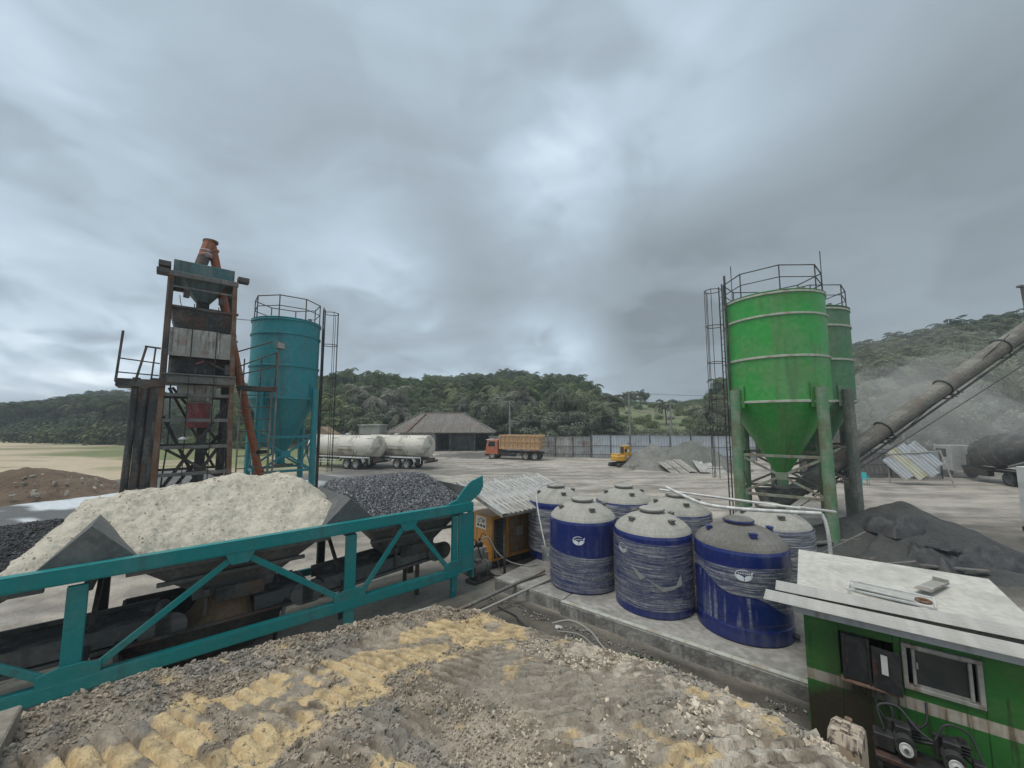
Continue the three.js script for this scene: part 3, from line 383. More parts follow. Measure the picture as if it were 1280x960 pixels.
// ---------------------------------------------------------------- aggregate batcher with its teal truss (local x along the truss, -z behind it)
const YAW = .714, T0 = [-1.65, 0, -11.7];
const toWorld = (o, yaw, x, z) => [o[0] + x * Math.cos(yaw) + z * Math.sin(yaw), o[2] - x * Math.sin(yaw) + z * Math.cos(yaw)];
const POSTS = [-11.9, -7.41, -2.94, 0];
{
  const t = thing('aggregate_batcher', 'long teal steel truss frame carrying grey aggregate bins beside the earth ramp', 'batching plant', T0, YAW);
  const m = mats.teal;
  const tb = part('top_beam', [box(13.0, .21, .03, -5.9, 2.47, .06), box(13.0, .025, .16, -5.9, 2.588, -.005), box(13.0, .025, .14, -5.9, 2.352, -.005)], m, t);
  part('bottom_beam', [box(12.3, .19, .03, -6.05, .70, .06), box(12.3, .025, .15, -6.05, .808, -.005), box(12.3, .025, .13, -6.05, .592, -.005)], m, t);
  POSTS.forEach((x, i) => { const w = i === 3 ? .18 : .25; part('post', [box(w, 2.1, .1, x, 1.23, -.02), box(w * .9, .72, .1, x, .18, -.06), box(w + .12, .03, .3, x, -.03, -.05)], m, t); });
  const mids = [-9.65, -5.17, -1.47];
  mids.forEach((x, i) => { for (const s of [-1, 1]) part('diagonal_brace', [beam([s < 0 ? POSTS[i] + .3 : POSTS[i + 1] - .25, .9, .005], [x + s * .12, 2.26, .005], .07, .115)], m, t); part('gusset', extr([[x - .25, 2.34], [x + .25, 2.34], [x + .14, 2.14], [x - .14, 2.14]], .03).translate(0, 0, .03), m, t); });
  POSTS.forEach((x, i) => part('gusset', extr([[x - .36, .8], [x + (i === 3 ? .1 : .36), .8], [x + (i === 3 ? .1 : .36), .98], [x + .14, 1.04], [x - .14, 1.04], [x - .36, .98]], .03).translate(0, 0, .035), m, t));
  part('end_panel', [box(.5, 1.62, .04, .38, 1.48, -.02), box(.05, 1.9, .3, .66, 1.35, -.15), box(.5, .04, .3, .38, .66, -.12)], m, t);
  part('end_fin', extr([[-.35, 2.6], [.05, 2.72], [.3, 3.0], [.55, 3.2], [.98, 3.33], [1.0, 3.02], [.88, 2.82], [.55, 2.62], [.3, 2.58]], .035, .006).translate(0, 0, -.03), m, t);
  part('end_wall', [beam([.62, 2.75, -2.7], [.62, 2.75, -.1], .03, .5)], mats.binGrey, t);
  part('rear_beam', [box(13, .27, .08, -5.9, 2.44, -2.85), box(12, .2, .08, -6, .68, -2.85)], m, t);
  [-11.9, -7.3, -2.85, 0].forEach((x) => part('rear_post', [box(.2, 2.5, .16, x, 1.15, -2.75)], mats.blackSteel, t));
  for (const x of [-7.3, -2.85]) part('cross_tie', [beam([x, 2.2, -.1], [x, 2.2, -2.75], .12, .16), beam([x, .5, -.1], [x, 2.1, -2.6], .08)], mats.darkSteel, t);
  // bins: funnel walls, outlet gate
  const bins = [[-12.3, -7.6], [-7.05, -3.2], [-2.65, .55]];
  bins.forEach(([a, b], i) => {
    const c = (a + b) / 2 + (i === 2 ? .1 : 0), R = (x0, x1, z0, z1, y) => [[x0, y, z0], [x1, y, z0], [x1, y, z1], [x0, y, z1]];
    const bin = part('aggregate_bin', [hull(R(a, b, -.1, -2.7, 2.56), R(c - .75, c + .75, -.85, -1.95, 1.5)), hull(R(c - .75, c + .75, -.85, -1.95, 1.5), R(c - .72, c + .72, -.87, -1.93, 1.3))], mats.binGrey, t);
    part('stiffener', [beam([a + .2, 2.28, -.12], [b - .2, 2.28, -.12], .08, .1), beam([c - 1.3, 1.84, -.55], [c + 1.3, 1.84, -.55], .07, .08)], mats.binGrey, bin);
    part('outlet_gate', [box(.9, .3, .06, c + .1, 1.33, -.79), rod([c - .5, 1.35, -.72], [c - .5, 1.0, -.72], .04), box(.12, .14, .12, c - .5, 1.45, -.74)], mats.darkSteel, bin);
  });
  // gable caps between the bins
  [[-7.33, 3.2], [-2.95, 3.12]].forEach(([x, y]) => part('divider_cap', [extr([[x - .66, 2.5], [x + .66, 2.5], [x, y]], 2.6, .006).translate(0, 0, -2.72)], mats.binGrey, t));
  // belt feeders under each bin
  [[-12.2, -6.35, 1.04, 1.0, 0], [-4.75, -3.75, .95, .98, 1], [-3.3, -.15, .98, 1.18, 2]].forEach(([a, b, ya, yb, k]) => {
    const f = part('belt_feeder', [beam([a, ya, -.8], [b, yb, -.8], .05, .30), beam([a, ya, -1.95], [b, yb, -1.95], .05, .30), beam([a, ya - .24, -.84], [b, yb - .24, -.84], .06, .08), beam([a, ya - .24, -1.9], [b, yb - .24, -1.9], .06, .08)], mats.binGrey, t);
    part('belt', [beam([a, ya + .06, -1.37], [b, yb + .06, -1.37], 1.06, .02), beam([a, ya - .2, -1.37], [b, yb - .2, -1.37], 1.0, .02)], mats.rubber, f);
    const cap = part('drum_guard', [rod([b - .05, yb - .05, -.76], [b - .05, yb - .05, -.70], .25, 24), rod([b + .2, yb - .05, -.76], [b + .2, yb - .05, -.70], .25, 24), box(.25, .5, .06, b + .075, yb - .05, -.73)], mats.binGrey, f);
    part('head_drum', [rod([b + .05, yb - .05, -.82], [b + .05, yb - .05, -1.92], .17, 18)], mats.blackSteel, f);
    for (let x = a + .4; x < b - .3; x += .62) part('roller', [rod([x, mix(ya, yb, (x - a) / (b - a)) - .12, -.86], [x, mix(ya, yb, (x - a) / (b - a)) - .12, -1.9], .045, 8)], mats.darkSteel, f);
    for (const [lx, lz] of [[b - .5, -1.0], [b - .5, -1.8], [a + .5, -1.0]]) part('support_leg', [box(.1, .9, .1, lx, .4, lz)], mats.darkSteel, f);
  });
}
{ // the skip that receives the aggregate, under the middle bin
  const t = thing('skip_hopper', 'dark steel skip trough under the middle bin holding damp brown sand', 'hopper', [...(([x, z]) => [x, 0, z])(toWorld(T0, YAW, -5.3, -1.3))], YAW);
  const R = (x0, x1, z0, z1, y) => [[x0, y, z0], [x1, y, z0], [x1, y, z1], [x0, y, z1]];
  part('trough', [hull([[-1.6, .84, .72], [1.15, .84, .72], [1.15, 1.12, -1.0], [-1.6, 1.12, -1.0]], R(-1.15, .6, .38, -.6, .06)), box(1.75, .03, .95, -.28, .045, -.1)], mats.blackSteel, t);
  part('rim', [box(2.8, .06, .06, -.22, .85, .74), box(2.8, .06, .06, -.22, 1.13, -1.02), beam([1.17, 1.13, -1.0], [1.17, .85, .74], .06), beam([-1.62, 1.13, -1.0], [-1.62, .85, .74], .06)], mats.darkSteel, t);
  part('side_arm', [beam([-1.55, .0, .7], [-1.62, .85, .7], .07)], mats.dustySteel, t); part('side_arm', [beam([1.0, .0, .7], [1.12, .85, .7], .07)], mats.dustySteel, t);
}
// heaps of material: a heap in a bin, its own height field in the truss's axes
function heap(name, label, origin, yaw, xr, zr, step, hf, mat_, cf) {
  const xs = graded([[xr[0], step], [xr[1]]]), zs = graded([[zr[0], step], [zr[1]]]);
  const g = sheet(xs, zs, hf, cf); g.rotateY(yaw); g.translate(origin[0], origin[1], origin[2]); g.computeVertexNormals();
  return single(name, g, mat_, label, name.split('_')[0] === 'sand' ? 'sand heap' : 'heap', null, 'stuff');
}
const sandMat = new THREE.MeshStandardMaterial({ vertexColors: true, roughness: .97, map: detailTex, bumpMap: groundBump, bumpScale: .06, side: THREE.DoubleSide });
const gauss = (x, c, w) => Math.exp(-(((x - c) / w) ** 2));
const sandY = (x, z) => {
  const l = x + .25 * (fbm(z * 1.2, 3, 2, 205) - .5), rise = Math.min((l + 8.45) * 1.25, (-2.75 - l) * 1.1 + .12, 1.0 + .42 * gauss(x, -5.0, 1.5)), back = Math.min((-z - .08) * .74, 1.5), far = -z > 2.45 ? (-z - 2.45) * 1.3 : 0;
  const k = .25, smin = (a, b) => { const h = clamp(.5 + .5 * (b - a) / k); return mix(b, a, h) - k * h * (1 - h); }; let y = 2.36 + smin(rise, back) - far;
  y += .34 * (fbm(x * .8, z * .8, 3, 207) - .5) + .20 * (fbm(x * 2.4, z * 2.4, 3, 209) - .5) + .07 * (fbm(x * 7, z * 7, 3, 211) - .5) + .03 * (vn(x * 18, z * 18, 213) - .5);
  return Math.max(y, 2.3);
};
heap('sand_heap', 'pale coral sand heaped high in the middle bin of the teal truss', T0, YAW, [-8.9, -2.62], [-.12, -2.95], .04, sandY, sandMat, (x, z, y) => { const n = fbm(x * 3, z * 3, 4, 215), n2 = fbm(x * 12, z * 12, 3, 217); return mix3(mix3([.47, .425, .34], [.58, .53, .435], n), [.36, .32, .255], .5 * sstep(.58, .72, n2)); });
const gravelMat = new THREE.MeshStandardMaterial({ vertexColors: true, roughness: .95, side: THREE.DoubleSide });
const smn = (a, b, k = .3) => { const h = clamp(.5 + .5 * (b - a) / k); return mix(b, a, h) - k * h * (1 - h); };
const gravA = (x, z) => Math.max(2.3, 2.42 + smn(smn((-z - .1) * .6, .62), smn((-7.3 - x) * .8 + .1, .7)) - (-z > 2.5 ? (-z - 2.5) * 1.2 : 0) + .2 * (fbm(x, z, 3, 221) - .5));
const gravC = (x, z) => Math.max(2.3, 2.42 + smn(smn((-z - .1) * .75, 0.92 - .1 * Math.abs(z + 1.8)), smn((x + 3.6) * 1.1, (.85 - x) * .95)) - (-z > 2.5 ? (-z - 2.5) * 1.2 : 0) + .14 * (fbm(x * 1.2, z * 1.2, 3, 223) - .5));
const gc = (x, z) => { const t = .5 + fbm(x * 6, z * 6, 2, 225); return [.05 * t, .05 * t, .052 * t]; };
heap('gravel_heap', 'black crushed stone heap in the bin at the beach end of the truss', T0, YAW, [-13, -7.1], [-.12, -2.95], .1, gravA, gravelMat, gc);
heap('gravel_heap', 'dark grey crushed stone heap in the bin beside the orange generator', T0, YAW, [-2.95, .62], [-.12, -2.95], .1, gravC, gravelMat, gc);
const onHeap = (hf, x0, x1, z0, z1, s0, tones) => (r) => { const x = mix(x0, x1, r()), z = mix(z0, z1, r()), y = hf(x, z); if (y < 2.32 || (hf === gravC && x < -2.6 && sandY(x, z) > y)) return; const sz = s0 * (.55 + .8 * r()), [X, Z] = toWorld(T0, YAW, x, z), t = tones[0] + tones[1] * r() * r(); return [X, y + sz * .3, Z, sz, [t, t * (1 + .02 * (r() - .5)), t * 1.03]]; };
stones('bin_gravel', 'loose black stones covering the gravel heap at the beach end', 22000, 41, onHeap(gravA, -12, -7.2, -.15, -2.9, .03, [.025, .12]));
stones('bin_gravel', 'loose grey stones covering the gravel heap beside the generator', 22000, 43, onHeap(gravC, -2.95, .6, -.15, -2.9, .03, [.05, .36]));
stones('sand_lumps', 'small lumps scattered on the pale sand heap', 900, 45, (r) => { const x = mix(-8.4, -2.8, r()), z = mix(-.3, -2.6, r()), sz = .006 + .022 * r() ** 3, [X, Z] = toWorld(T0, YAW, x, z), t = .75 + .4 * r(); return [X, sandY(x, z) + sz * .2, Z, sz, [.50 * t, .43 * t, .32 * t]]; });

// ---------------------------------------------------------------- concrete pad and water tanks
const PADYAW = -.676, PAD0 = [-.52, 0, -12.19];
{
  const t = thing('concrete_pad', 'low grey concrete pad under the blue water tanks', 'concrete pad', PAD0, PADYAW);
  const a = part('slab', [box(2.35, .42, 5.0, 1.1, .08, -2.6)], mats.concrete, t); part('slab', [box(9.2, .44, 5.6, 6.9, .075, -2.77)], mats.concrete, t); part('screed', [box(2.32, .02, 4.98, 1.1, .3, -2.6)], mats.concreteTop, t); part('screed', [box(9.17, .02, 5.57, 6.9, .305, -2.77)], mats.concreteTop, t);
  part('kerb', [box(7.6, .02, .12, 6.1, .318, -.05)], mats.paleBand, t);
}
const filmTex = tex(1024, (u, v) => {
  const w = .03 * (tfbm(u, v, 5, 3, 301) - .5), s = tfbm(u, v + w, 6, 3, 303, 150), s2 = tfbm(u, v + w * 2, 5, 3, 305, 60), b = tfbm(u, v, 6, 4, 307), f = tfbm(u, v, 60, 2, 309);
  const a = clamp(.42 + 1.5 * (s * .45 + s2 * .3 + f * .25 - .5) + .35 * (b - .5)); const t = .24 + .26 * s; return [t, t * 1.0, t * 1.0, a * .84];
}, 3.1);
const film = new THREE.MeshPhysicalMaterial({ map: filmTex, transparent: true, roughness: .32, side: THREE.DoubleSide, bumpMap: tex(512, (u, v) => { const s = tfbm(u, v, 6, 3, 311, 110); return [s, s, s]; }, 3.1, false), bumpScale: .02 });
const filmDense = film.clone(); filmDense.map = tex(512, (u, v) => { const s = tfbm(u, v, 6, 3, 313, 120), b = tfbm(u, v, 6, 4, 317), t = .26 + .2 * s; return [t, t, t * 1.02, clamp(.45 + .6 * sstep(.4, .65, s) + .3 * (b - .5)) * .93]; }, 3.1);
const filmClear = film.clone(); filmClear.map = tex(512, (u, v) => { const s = tfbm(u, v, 40, 3, 331, 2), b = tfbm(u, v, 8, 4, 333, 3); return [.3, .33, .42, .5 * sstep(.56, .72, s * .6 + b * .4)]; }, 3.1);
const logoTex = (() => { const c = document.createElement('canvas'); c.width = c.height = 128; const x = c.getContext('2d'); x.clearRect(0, 0, 128, 128); x.strokeStyle = x.fillStyle = '#e8ebee'; x.lineWidth = 6; x.beginPath(); x.ellipse(60, 64, 52, 44, 0, -.5, 5.3); x.stroke(); x.beginPath(); x.moveTo(12, 60); x.lineTo(108, 60); x.quadraticCurveTo(104, 104, 60, 108); x.quadraticCurveTo(16, 104, 12, 60); x.fill(); x.beginPath(); x.moveTo(104, 40); x.lineTo(124, 26); x.lineTo(116, 48); x.fill(); x.fillStyle = '#131c58'; x.beginPath(); x.moveTo(30, 60); x.quadraticCurveTo(62, 70, 64, 84); x.quadraticCurveTo(68, 68, 92, 60); x.lineTo(64, 62); x.fill(); x.fillRect(61, 76, 4, 32); x.fillStyle = '#e8ebee'; x.font = 'bold 13px sans-serif'; for (let i = 0; i < 7; i++) x.fillRect(26 + i * 11, 44, 7, 9); const t = new THREE.CanvasTexture(c); t.colorSpace = THREE.SRGBColorSpace; return t; })();
const logoMat = new THREE.MeshStandardMaterial({ map: logoTex, transparent: true, roughness: .5, side: THREE.DoubleSide });
function patch(R, a0, a1, y0, y1, na = 40, ny = 12, wr = 0, uv01 = false, seed = 0) {   // piece of a cylinder wall; y0, y1 may depend on the angle
  const v = [], uv = [], idx = [], f = (y, a) => typeof y === 'function' ? y(a) : y;
  for (let j = 0; j <= ny; j++) for (let i = 0; i <= na; i++) { const a = mix(a0, a1, i / na), y = mix(f(y0, a), f(y1, a), j / ny), r = R + wr * (fbm(a * 6 + seed, y * 26, 3, 321 + seed) + .8 * fbm(a * 3 + seed, y * 5, 2, 323)); v.push(r * Math.sin(a), y, r * Math.cos(a)); uv.push(uv01 ? i / na : a * R + seed * .37, uv01 ? j / ny : y + seed * .53); const o = j * (na + 1) + i; if (i < na && j < ny) idx.push(o, o + 1, o + na + 1, o + 1, o + na + 2, o + na + 1); }
  const g = new THREE.BufferGeometry(); g.setAttribute('position', new THREE.Float32BufferAttribute(v, 3)); g.setAttribute('uv', new THREE.Float32BufferAttribute(uv, 2)); g.setIndex(idx); g.computeVertexNormals(); return g;
}
const TR = .98, TH = 1.92;
function waterTank([x, z], turn, label, o = {}) {
  const t = thing('water_tank', label, 'water tank', [x, .315, z], turn, o.group), dust = o.dark ? mats.tankDustDark : mats.tankDust;
  part('body', [lathe([[0, 0], [TR - .03, 0], [TR, .03], [TR, .30], [TR - .012, .33], [TR - .012, .42], [TR, .45], [TR, TH - .1], [TR - .02, TH - .03]], 56)], mats.tankBlue, t);
  const d = part('dome', [lathe([[TR - .02, TH - .035], [TR - .05, TH + .02], [TR * .86, TH + .12], [TR * .62, TH + .27], [TR * .34, TH + .37], [.26, TH + .39], [.26, TH + .45]], 56)], dust, t);
  part('lid', [lathe([[.29, TH + .43], [.31, TH + .44], [.31, TH + .475], [.27, TH + .495], [.1, TH + .51], [0, TH + .51]], 32)], dust, t); part('lid_ring', [lathe([[.315, TH + .42], [.33, TH + .43], [.33, TH + .455], [.315, TH + .46]], 32)], o.dark ? mats.tankBlue : mats.tankDustDark, t);
  for (let k = 0; k < 4; k++) { const a = .4 + k * 1.571 + (o.lug || 0); part('lifting_lug', [box(.14, .09, .1, Math.sin(a) * .68, TH + .25, Math.cos(a) * .68, 0, a, 0), box(.17, .02, .12, Math.sin(a) * .68, TH + .30, Math.cos(a) * .68, 0, a, 0)], o.dark ? mats.tankBlue : mats.tankDustDark, d); }
  (o.films || []).forEach(([a0, a1, y0, y1, dense], k) => part('stretch_film', patch(TR + .006, a0, a1, y0, y1, 90, 30, .022, false, k + (o.seed || 0)), dense === 2 ? filmClear : dense ? filmDense : film, t, 'wrinkled clear stretch film around the tank wall'));
  if (o.logo) part('logo', patch(TR + (o.logo[2] ?? .007), o.logo[0] - .19, o.logo[0] + .19, o.logo[1] - .16, o.logo[1] + .16, 12, 4, 0, true), logoMat, t, 'round white emblem on the blue tank wall');
  part('outlet', [rod([Math.sin(1.3) * TR, .1, Math.cos(1.3) * TR], [Math.sin(1.3) * (TR + .08), .1, Math.cos(1.3) * (TR + .08)], .06, 12)], mats.blackSteel, t);
  return t;
}
const face = (x, z) => Math.atan2(-x, -z);   // a tank's local +z turned to the ramp
const tanks = [
  [[2.12, -12.08], 'blue tank with bare upper wall and emblem, lower half wrapped in film', { logo: [-.12, 1.42], seed: 1, films: [[-3.1, 3.1, .05, (a) => 1.06 + .1 * Math.sin(a * 1.3 - 2.2), 0]] }],
  [[3.72, -10.72], 'blue tank wrapped almost to the rim with torn film flaps', { seed: 4, lug: .35, films: [[-3.14, 3.14, .2, (a) => TH - .12 - .08 * Math.cos(a * 1.0 - .2), 0]], logo: [-.82, 1.5] }],
  [[5.38, -9.58], 'deep blue tank with dark dusty top and slanting film band beside the green hut', { dark: true, seed: 8, films: [[-3.14, 3.14, (a) => 1.0 - .34 * Math.sin(clamp(a, -1.57, 1.57)) + .08 * Math.sin(a * 5), (a) => 1.57 + .03 * Math.sin(a * 3), 0], [-2, 2, .36, (a) => .97 - .34 * Math.sin(clamp(a, -1.57, 1.57)) + .08 * Math.sin(a * 5), 2]], logo: [.05, 1.43, .034] }],
  [[1.6, -14.6], 'film wrapped tank with a pipe on its lid beside the generator roof', { seed: 11, films: [[-3.14, 3.14, .25, TH - .22, 1]] }],
  [[4.05, -14.5], 'fully wrapped dusty tank at the back between two others', { seed: 14, films: [[-3.14, 3.14, .1, TH - .06, 1]] }],
  [[5.25, -12.8], 'fully wrapped dusty tank behind the torn film tank under the white pipe', { seed: 17, films: [[-3.14, 3.14, .1, TH - .05, 1]] }],
  [[7.15, -11.2], 'pale grey wrapped tank beside the green silo legs', { seed: 20, films: [[-3.14, 3.14, .06, TH - .03, 1]] }],
];
tanks.forEach(([p, l, o]) => waterTank(p, face(...p), l, o));
// torn film flaps hanging from the wrapped tank
{
  const t = [3.72, -10.72], f = face(...t), flap = (name, a, y, pts, label) => { const g = extr(pts, .004, 0); const o = single(name, g, mats.pvc, label, 'film'); o.position.set(t[0] + Math.sin(f + a) * (TR + .05), .315 + y, t[1] + Math.cos(f + a) * (TR + .05)); o.rotation.set(.15, f + a, 0, 'YXZ'); return o; };
  const fl = new THREE.MeshPhysicalMaterial({ color: C(.55, .55, .53), roughness: .4, side: THREE.DoubleSide, transmission: .35, thickness: 0 });
  [['film_flap', -.35, 1.0, [[-.16, .18], [.16, -.04], [.04, -.14], [-.08, .03]], 'small torn film flap with a dark gap on the wrapped tank wall'], ['film_flap', .3, .85, [[-.5, .12], [-.1, -.10], [.2, -.03], [.3, .24], [.34, .0], [.16, -.12], [-.1, -.19]], 'long twisted strip of torn film across the wrapped tank wall']].forEach((q) => { flap(...q).material = fl; });
  const cloth = (name, x, y, z, s, ry, label) => { const r = rng(Math.round(x * 100)), v = new THREE.PlaneGeometry(s, s * 1.9, 8, 12), p = v.attributes.position; for (let i = 0; i < p.count; i++) { const X = p.getX(i), Y = p.getY(i); p.setXYZ(i, X * (.6 + .5 * vn(Y * 4 + x, 1, 7)), Y, .09 * Math.sin(X * 22 + Y * 4) * (.5 + vn(X * 5, Y * 5, 9)) + .05 * Math.sin(Y * 9)); } v.computeVertexNormals(); const o = single(name, v, fl, label, 'film'); o.position.set(x, y, z); o.rotation.y = ry; };
  cloth('film_bundle', 1.05, 1.0, -12.35, .26, .3, 'knotted pale film bundle hanging on the tank strap beside the generator'); cloth('film_bundle', 2.95, .62, -11.05, .3, .6, 'crumpled film ends bunched between two wrapped tanks');
}
// pipes over the tanks
single('water_pipe', [pipe([[4.62, 3.05, -12.0], [4.85, 2.92, -11.4], [5.1, 2.83, -10.6], [5.7, 2.82, -10.1], [6.6, 2.83, -9.75], [7.3, 2.84, -9.5]], .045, 8, 60), pipe([[7.3, 2.84, -9.5], [7.36, 2.6, -9.45], [7.38, .3, -9.42]], .04, 8, 16)], mats.pvc, 'white plastic pipe bent down over the tank tops to the pad', 'pipe');
single('water_pipe', [rod([4.75, 2.82, -12.9], [7.6, 2.72, -10.6], .035, 8), rod([7.55, 2.75, -10.62], [9.0, 2.5, -11.2], .035, 8)], mats.pvc, 'straight white plastic pipe lying across the back tank lids', 'pipe');
single('filler_pipe', [pipe([[1.75, 2.85, -14.5], [.9, 2.75, -13.55], [.82, 2.6, -13.45], [1.0, 1.3, -12.45], [1.1, .95, -12.3]], .022, 6, 40)], mats.pvc, 'thin white pipe running down the side of the tank by the generator', 'pipe');

// ---------------------------------------------------------------- generator and its lean-to roof (truss axes)
const G0 = [-.25, 0, -13.05];
{
  const t = thing('generator', 'orange diesel generator cabinet under the corrugated lean-to roof', 'generator', [...(([x, z]) => [x, 0, z])(toWorld(G0, YAW, .25, -.95))], YAW);
  part('skid', [box(3.0, .14, 1.2, 1.5, .12, -.65), box(2.9, .1, .1, 1.5, .02, -.1), box(2.9, .1, .1, 1.5, .02, -1.2)], mats.blackSteel, t);
  const b = part('cabinet', [box(2.9, 1.5, 1.25, 1.47, .95, -.66)], mats.genOrange, t);
  part('louvre_panel', [box(.5, 1.3, .03, .36, .95, -.02)], mats.blackSteel, b); for (let i = 0; i < 15; i++) part('louvre', [box(.48, .05, .045, .36, .38 + i * .083, .01, .5, 0, 0)], mats.darkSteel, b);
  part('door', [box(1.0, 1.25, .02, 1.3, .95, -.025)], M(worn([.26, .11, .02], { dustA: .5, streakA: .6, seed: 61, m: 1.5 }), .6), b, 'dull brown side door of the generator'); part('control_panel', [box(.3, .32, .03, 1.3, 1.05, -.012)], mats.palePanel, b); part('handle', [box(.05, .18, .04, 1.72, .95, .0)], mats.blackSteel, b); part('door', [box(.8, 1.25, .02, 2.3, .95, -.025)], M(worn([.2, .09, .02], { dustA: .5, streakA: .6, seed: 62, m: 1.5 }), .6), b);
  const lt = (() => { const c = document.createElement('canvas'); c.width = 128; c.height = 96; const x = c.getContext('2d'); x.fillStyle = '#d9d3c4'; x.fillRect(0, 0, 128, 96); x.strokeStyle = '#6a6f70'; x.lineWidth = 7; x.beginPath(); x.arc(36, 40, 12, 0, 6.28); x.stroke(); x.fillStyle = '#4c5154'; x.fillRect(52, 16, 22, 9); x.fillRect(80, 22, 34, 8); x.fillRect(70, 34, 36, 10); x.fillStyle = '#22262c'; for (let i = 0; i < 3; i++) { x.beginPath(); x.moveTo(14 + i * 36, 76); x.lineTo(26 + i * 36, 58); x.lineTo(46 + i * 36, 72); x.lineTo(34 + i * 36, 84); x.fill(); } const q = new THREE.CanvasTexture(c); q.colorSpace = THREE.SRGBColorSpace; return q; })();
  const pg = new THREE.PlaneGeometry(.62, .44); pg.rotateY(-Math.PI / 2); pg.translate(.008, 1.42, -.66); part('name_plate', pg, new THREE.MeshStandardMaterial({ map: lt, roughness: .6, side: THREE.DoubleSide }), b, 'faded white plate with dark lettering on the generator end');
}
{
  const t = thing('lean_to_roof', 'weathered grey corrugated lean-to roof above the orange generator', 'roof', [G0[0], 0, G0[2]], YAW);
  const sl = Math.atan2(.72, 2.7), L = Math.hypot(.72, 2.75), shG = corrugated(.84, L, .2, .036);
  for (let i = 0; i < 5; i++) { const s = part('roof_sheet', shG, mats.zincOld, t); s.position.set(i * .8 + .02, 2.0 + (i % 2) * .005, .03); s.rotation.set(sl, 0, 0); s.position.y += Math.sin(sl) * L * 1; s.position.z = .03 - Math.cos(sl) * L; s.rotation.x = Math.atan2(.72, 2.75); }
  part('ridge_flashing', [beam([-.02, 2.04, .05], [-.02, 2.75, -2.72], .2, .012), beam([-.11, 1.98, .05], [-.11, 2.69, -2.72], .012, .12)], mats.zincOld, t);
  part('gutter_trim', [beam([-.1, 1.96, .03], [4.0, 1.96, .03], .04, .07)], mats.dustySteel, t);
  for (const [x, z, h] of [[.1, -.1, 1.95], [3.9, -.1, 1.95], [.1, -2.6, 2.62], [3.9, -2.6, 2.62]]) part('post', [box(.07, h + .05, .07, x, h / 2 - .04, z)], mats.darkSteel, t);
  part('rafter', [beam([.1, 1.93, -.1], [.1, 2.6, -2.65], .06, .09), beam([3.9, 1.93, -.1], [3.9, 2.6, -2.65], .06, .09)], mats.darkSteel, t);
}
{ // air compressor and drum by the generator
  const p = toWorld(G0, YAW, -.55, -.55), t = thing('water_pump', 'grimy electric pump with round motor beside the end of the teal truss', 'pump', [p[0], 0, p[1]], YAW + .2);
  part('base_frame', [box(.9, .08, .45, 0, .02, 0)], mats.darkSteel, t); const m = part('motor', [rod([-.38, .34, .0], [.12, .34, .0], .19, 20), box(.22, .12, .18, -.12, .56, 0)], mats.dustySteel, t); for (let i = 0; i < 7; i++) part('cooling_fin', [rod([-.32 + i * .06, .34, 0], [-.305 + i * .06, .34, 0], .205, 20)], mats.dustySteel, m);
  part('pump_casing', [rod([.12, .32, 0], [.36, .32, 0], .24, 18, .2), rod([.3, .32, 0], [.3, .75, 0], .06, 10)], mats.greyLeg, t); part('foot', [box(.12, .2, .3, -.2, .12, 0), box(.12, .2, .3, .2, .12, 0)], mats.darkSteel, t);
  const q = toWorld(G0, YAW, -.35, -1.15), d = thing('additive_drum', 'dirty grey square drum with hoses in front of the generator', 'drum', [q[0], 0, q[1]], YAW);
  part('body', [box(.62, .82, .55, 0, .4, 0)], mats.palePanel, d); part('cap', [rod([-.12, .8, .05], [-.12, .88, .05], .1, 16), rod([.18, .8, -.1], [.18, .9, -.1], .05, 10)], mats.blackSteel, d); part('valve', [box(.2, .14, .2, .1, .88, .12), rod([.1, .9, .12], [.1, 1.1, .16], .03, 8)], mats.blackSteel, d);
  const h = (pts, r, m, l) => single('hose', [pipe(pts, r, 6, 50)], m, l, 'hose');
  const P = (x, y, z) => { const a = toWorld(G0, YAW, x, z); return [a[0], y, a[1]]; };
  h([P(-.3, .95, -1.0), P(-.1, 1.15, -.8), P(.1, .7, -.5), P(.3, .45, -.2), P(.7, .33, .3), P(1.0, .36, .5)], .02, mats.hosePale, 'pale hose looping from the grey drum onto the concrete pad');
  h([P(-.45, .9, -1.2), P(-.5, 1.1, -.9), P(-.35, .5, -.7), P(-.2, .1, -.3), P(.2, .1, .1)], .02, mats.hose, 'thin black hose hanging off the grey drum');
  h([P(-.2, .9, -1.05), P(-.05, 1.2, -1.1), P(.05, .8, -.6), P(-.2, .3, .1), P(-.1, .08, .6)], .014, mats.hose, 'black cable trailing from the drum valve to the mud');
  single('steel_pipe', [rod([1.0, .42, -12.6], [-1.9, .12, -10.15], .05, 8)], mats.dustySteel, 'grey pipe lying from the tank pad toward the truss end', 'pipe'); single('steel_pipe', [rod([1.3, .40, -12.2], [-1.85, .06, -9.75], .035, 8)], mats.hosePale, 'thin pale pipe lying beside the thicker pipe', 'pipe');
}

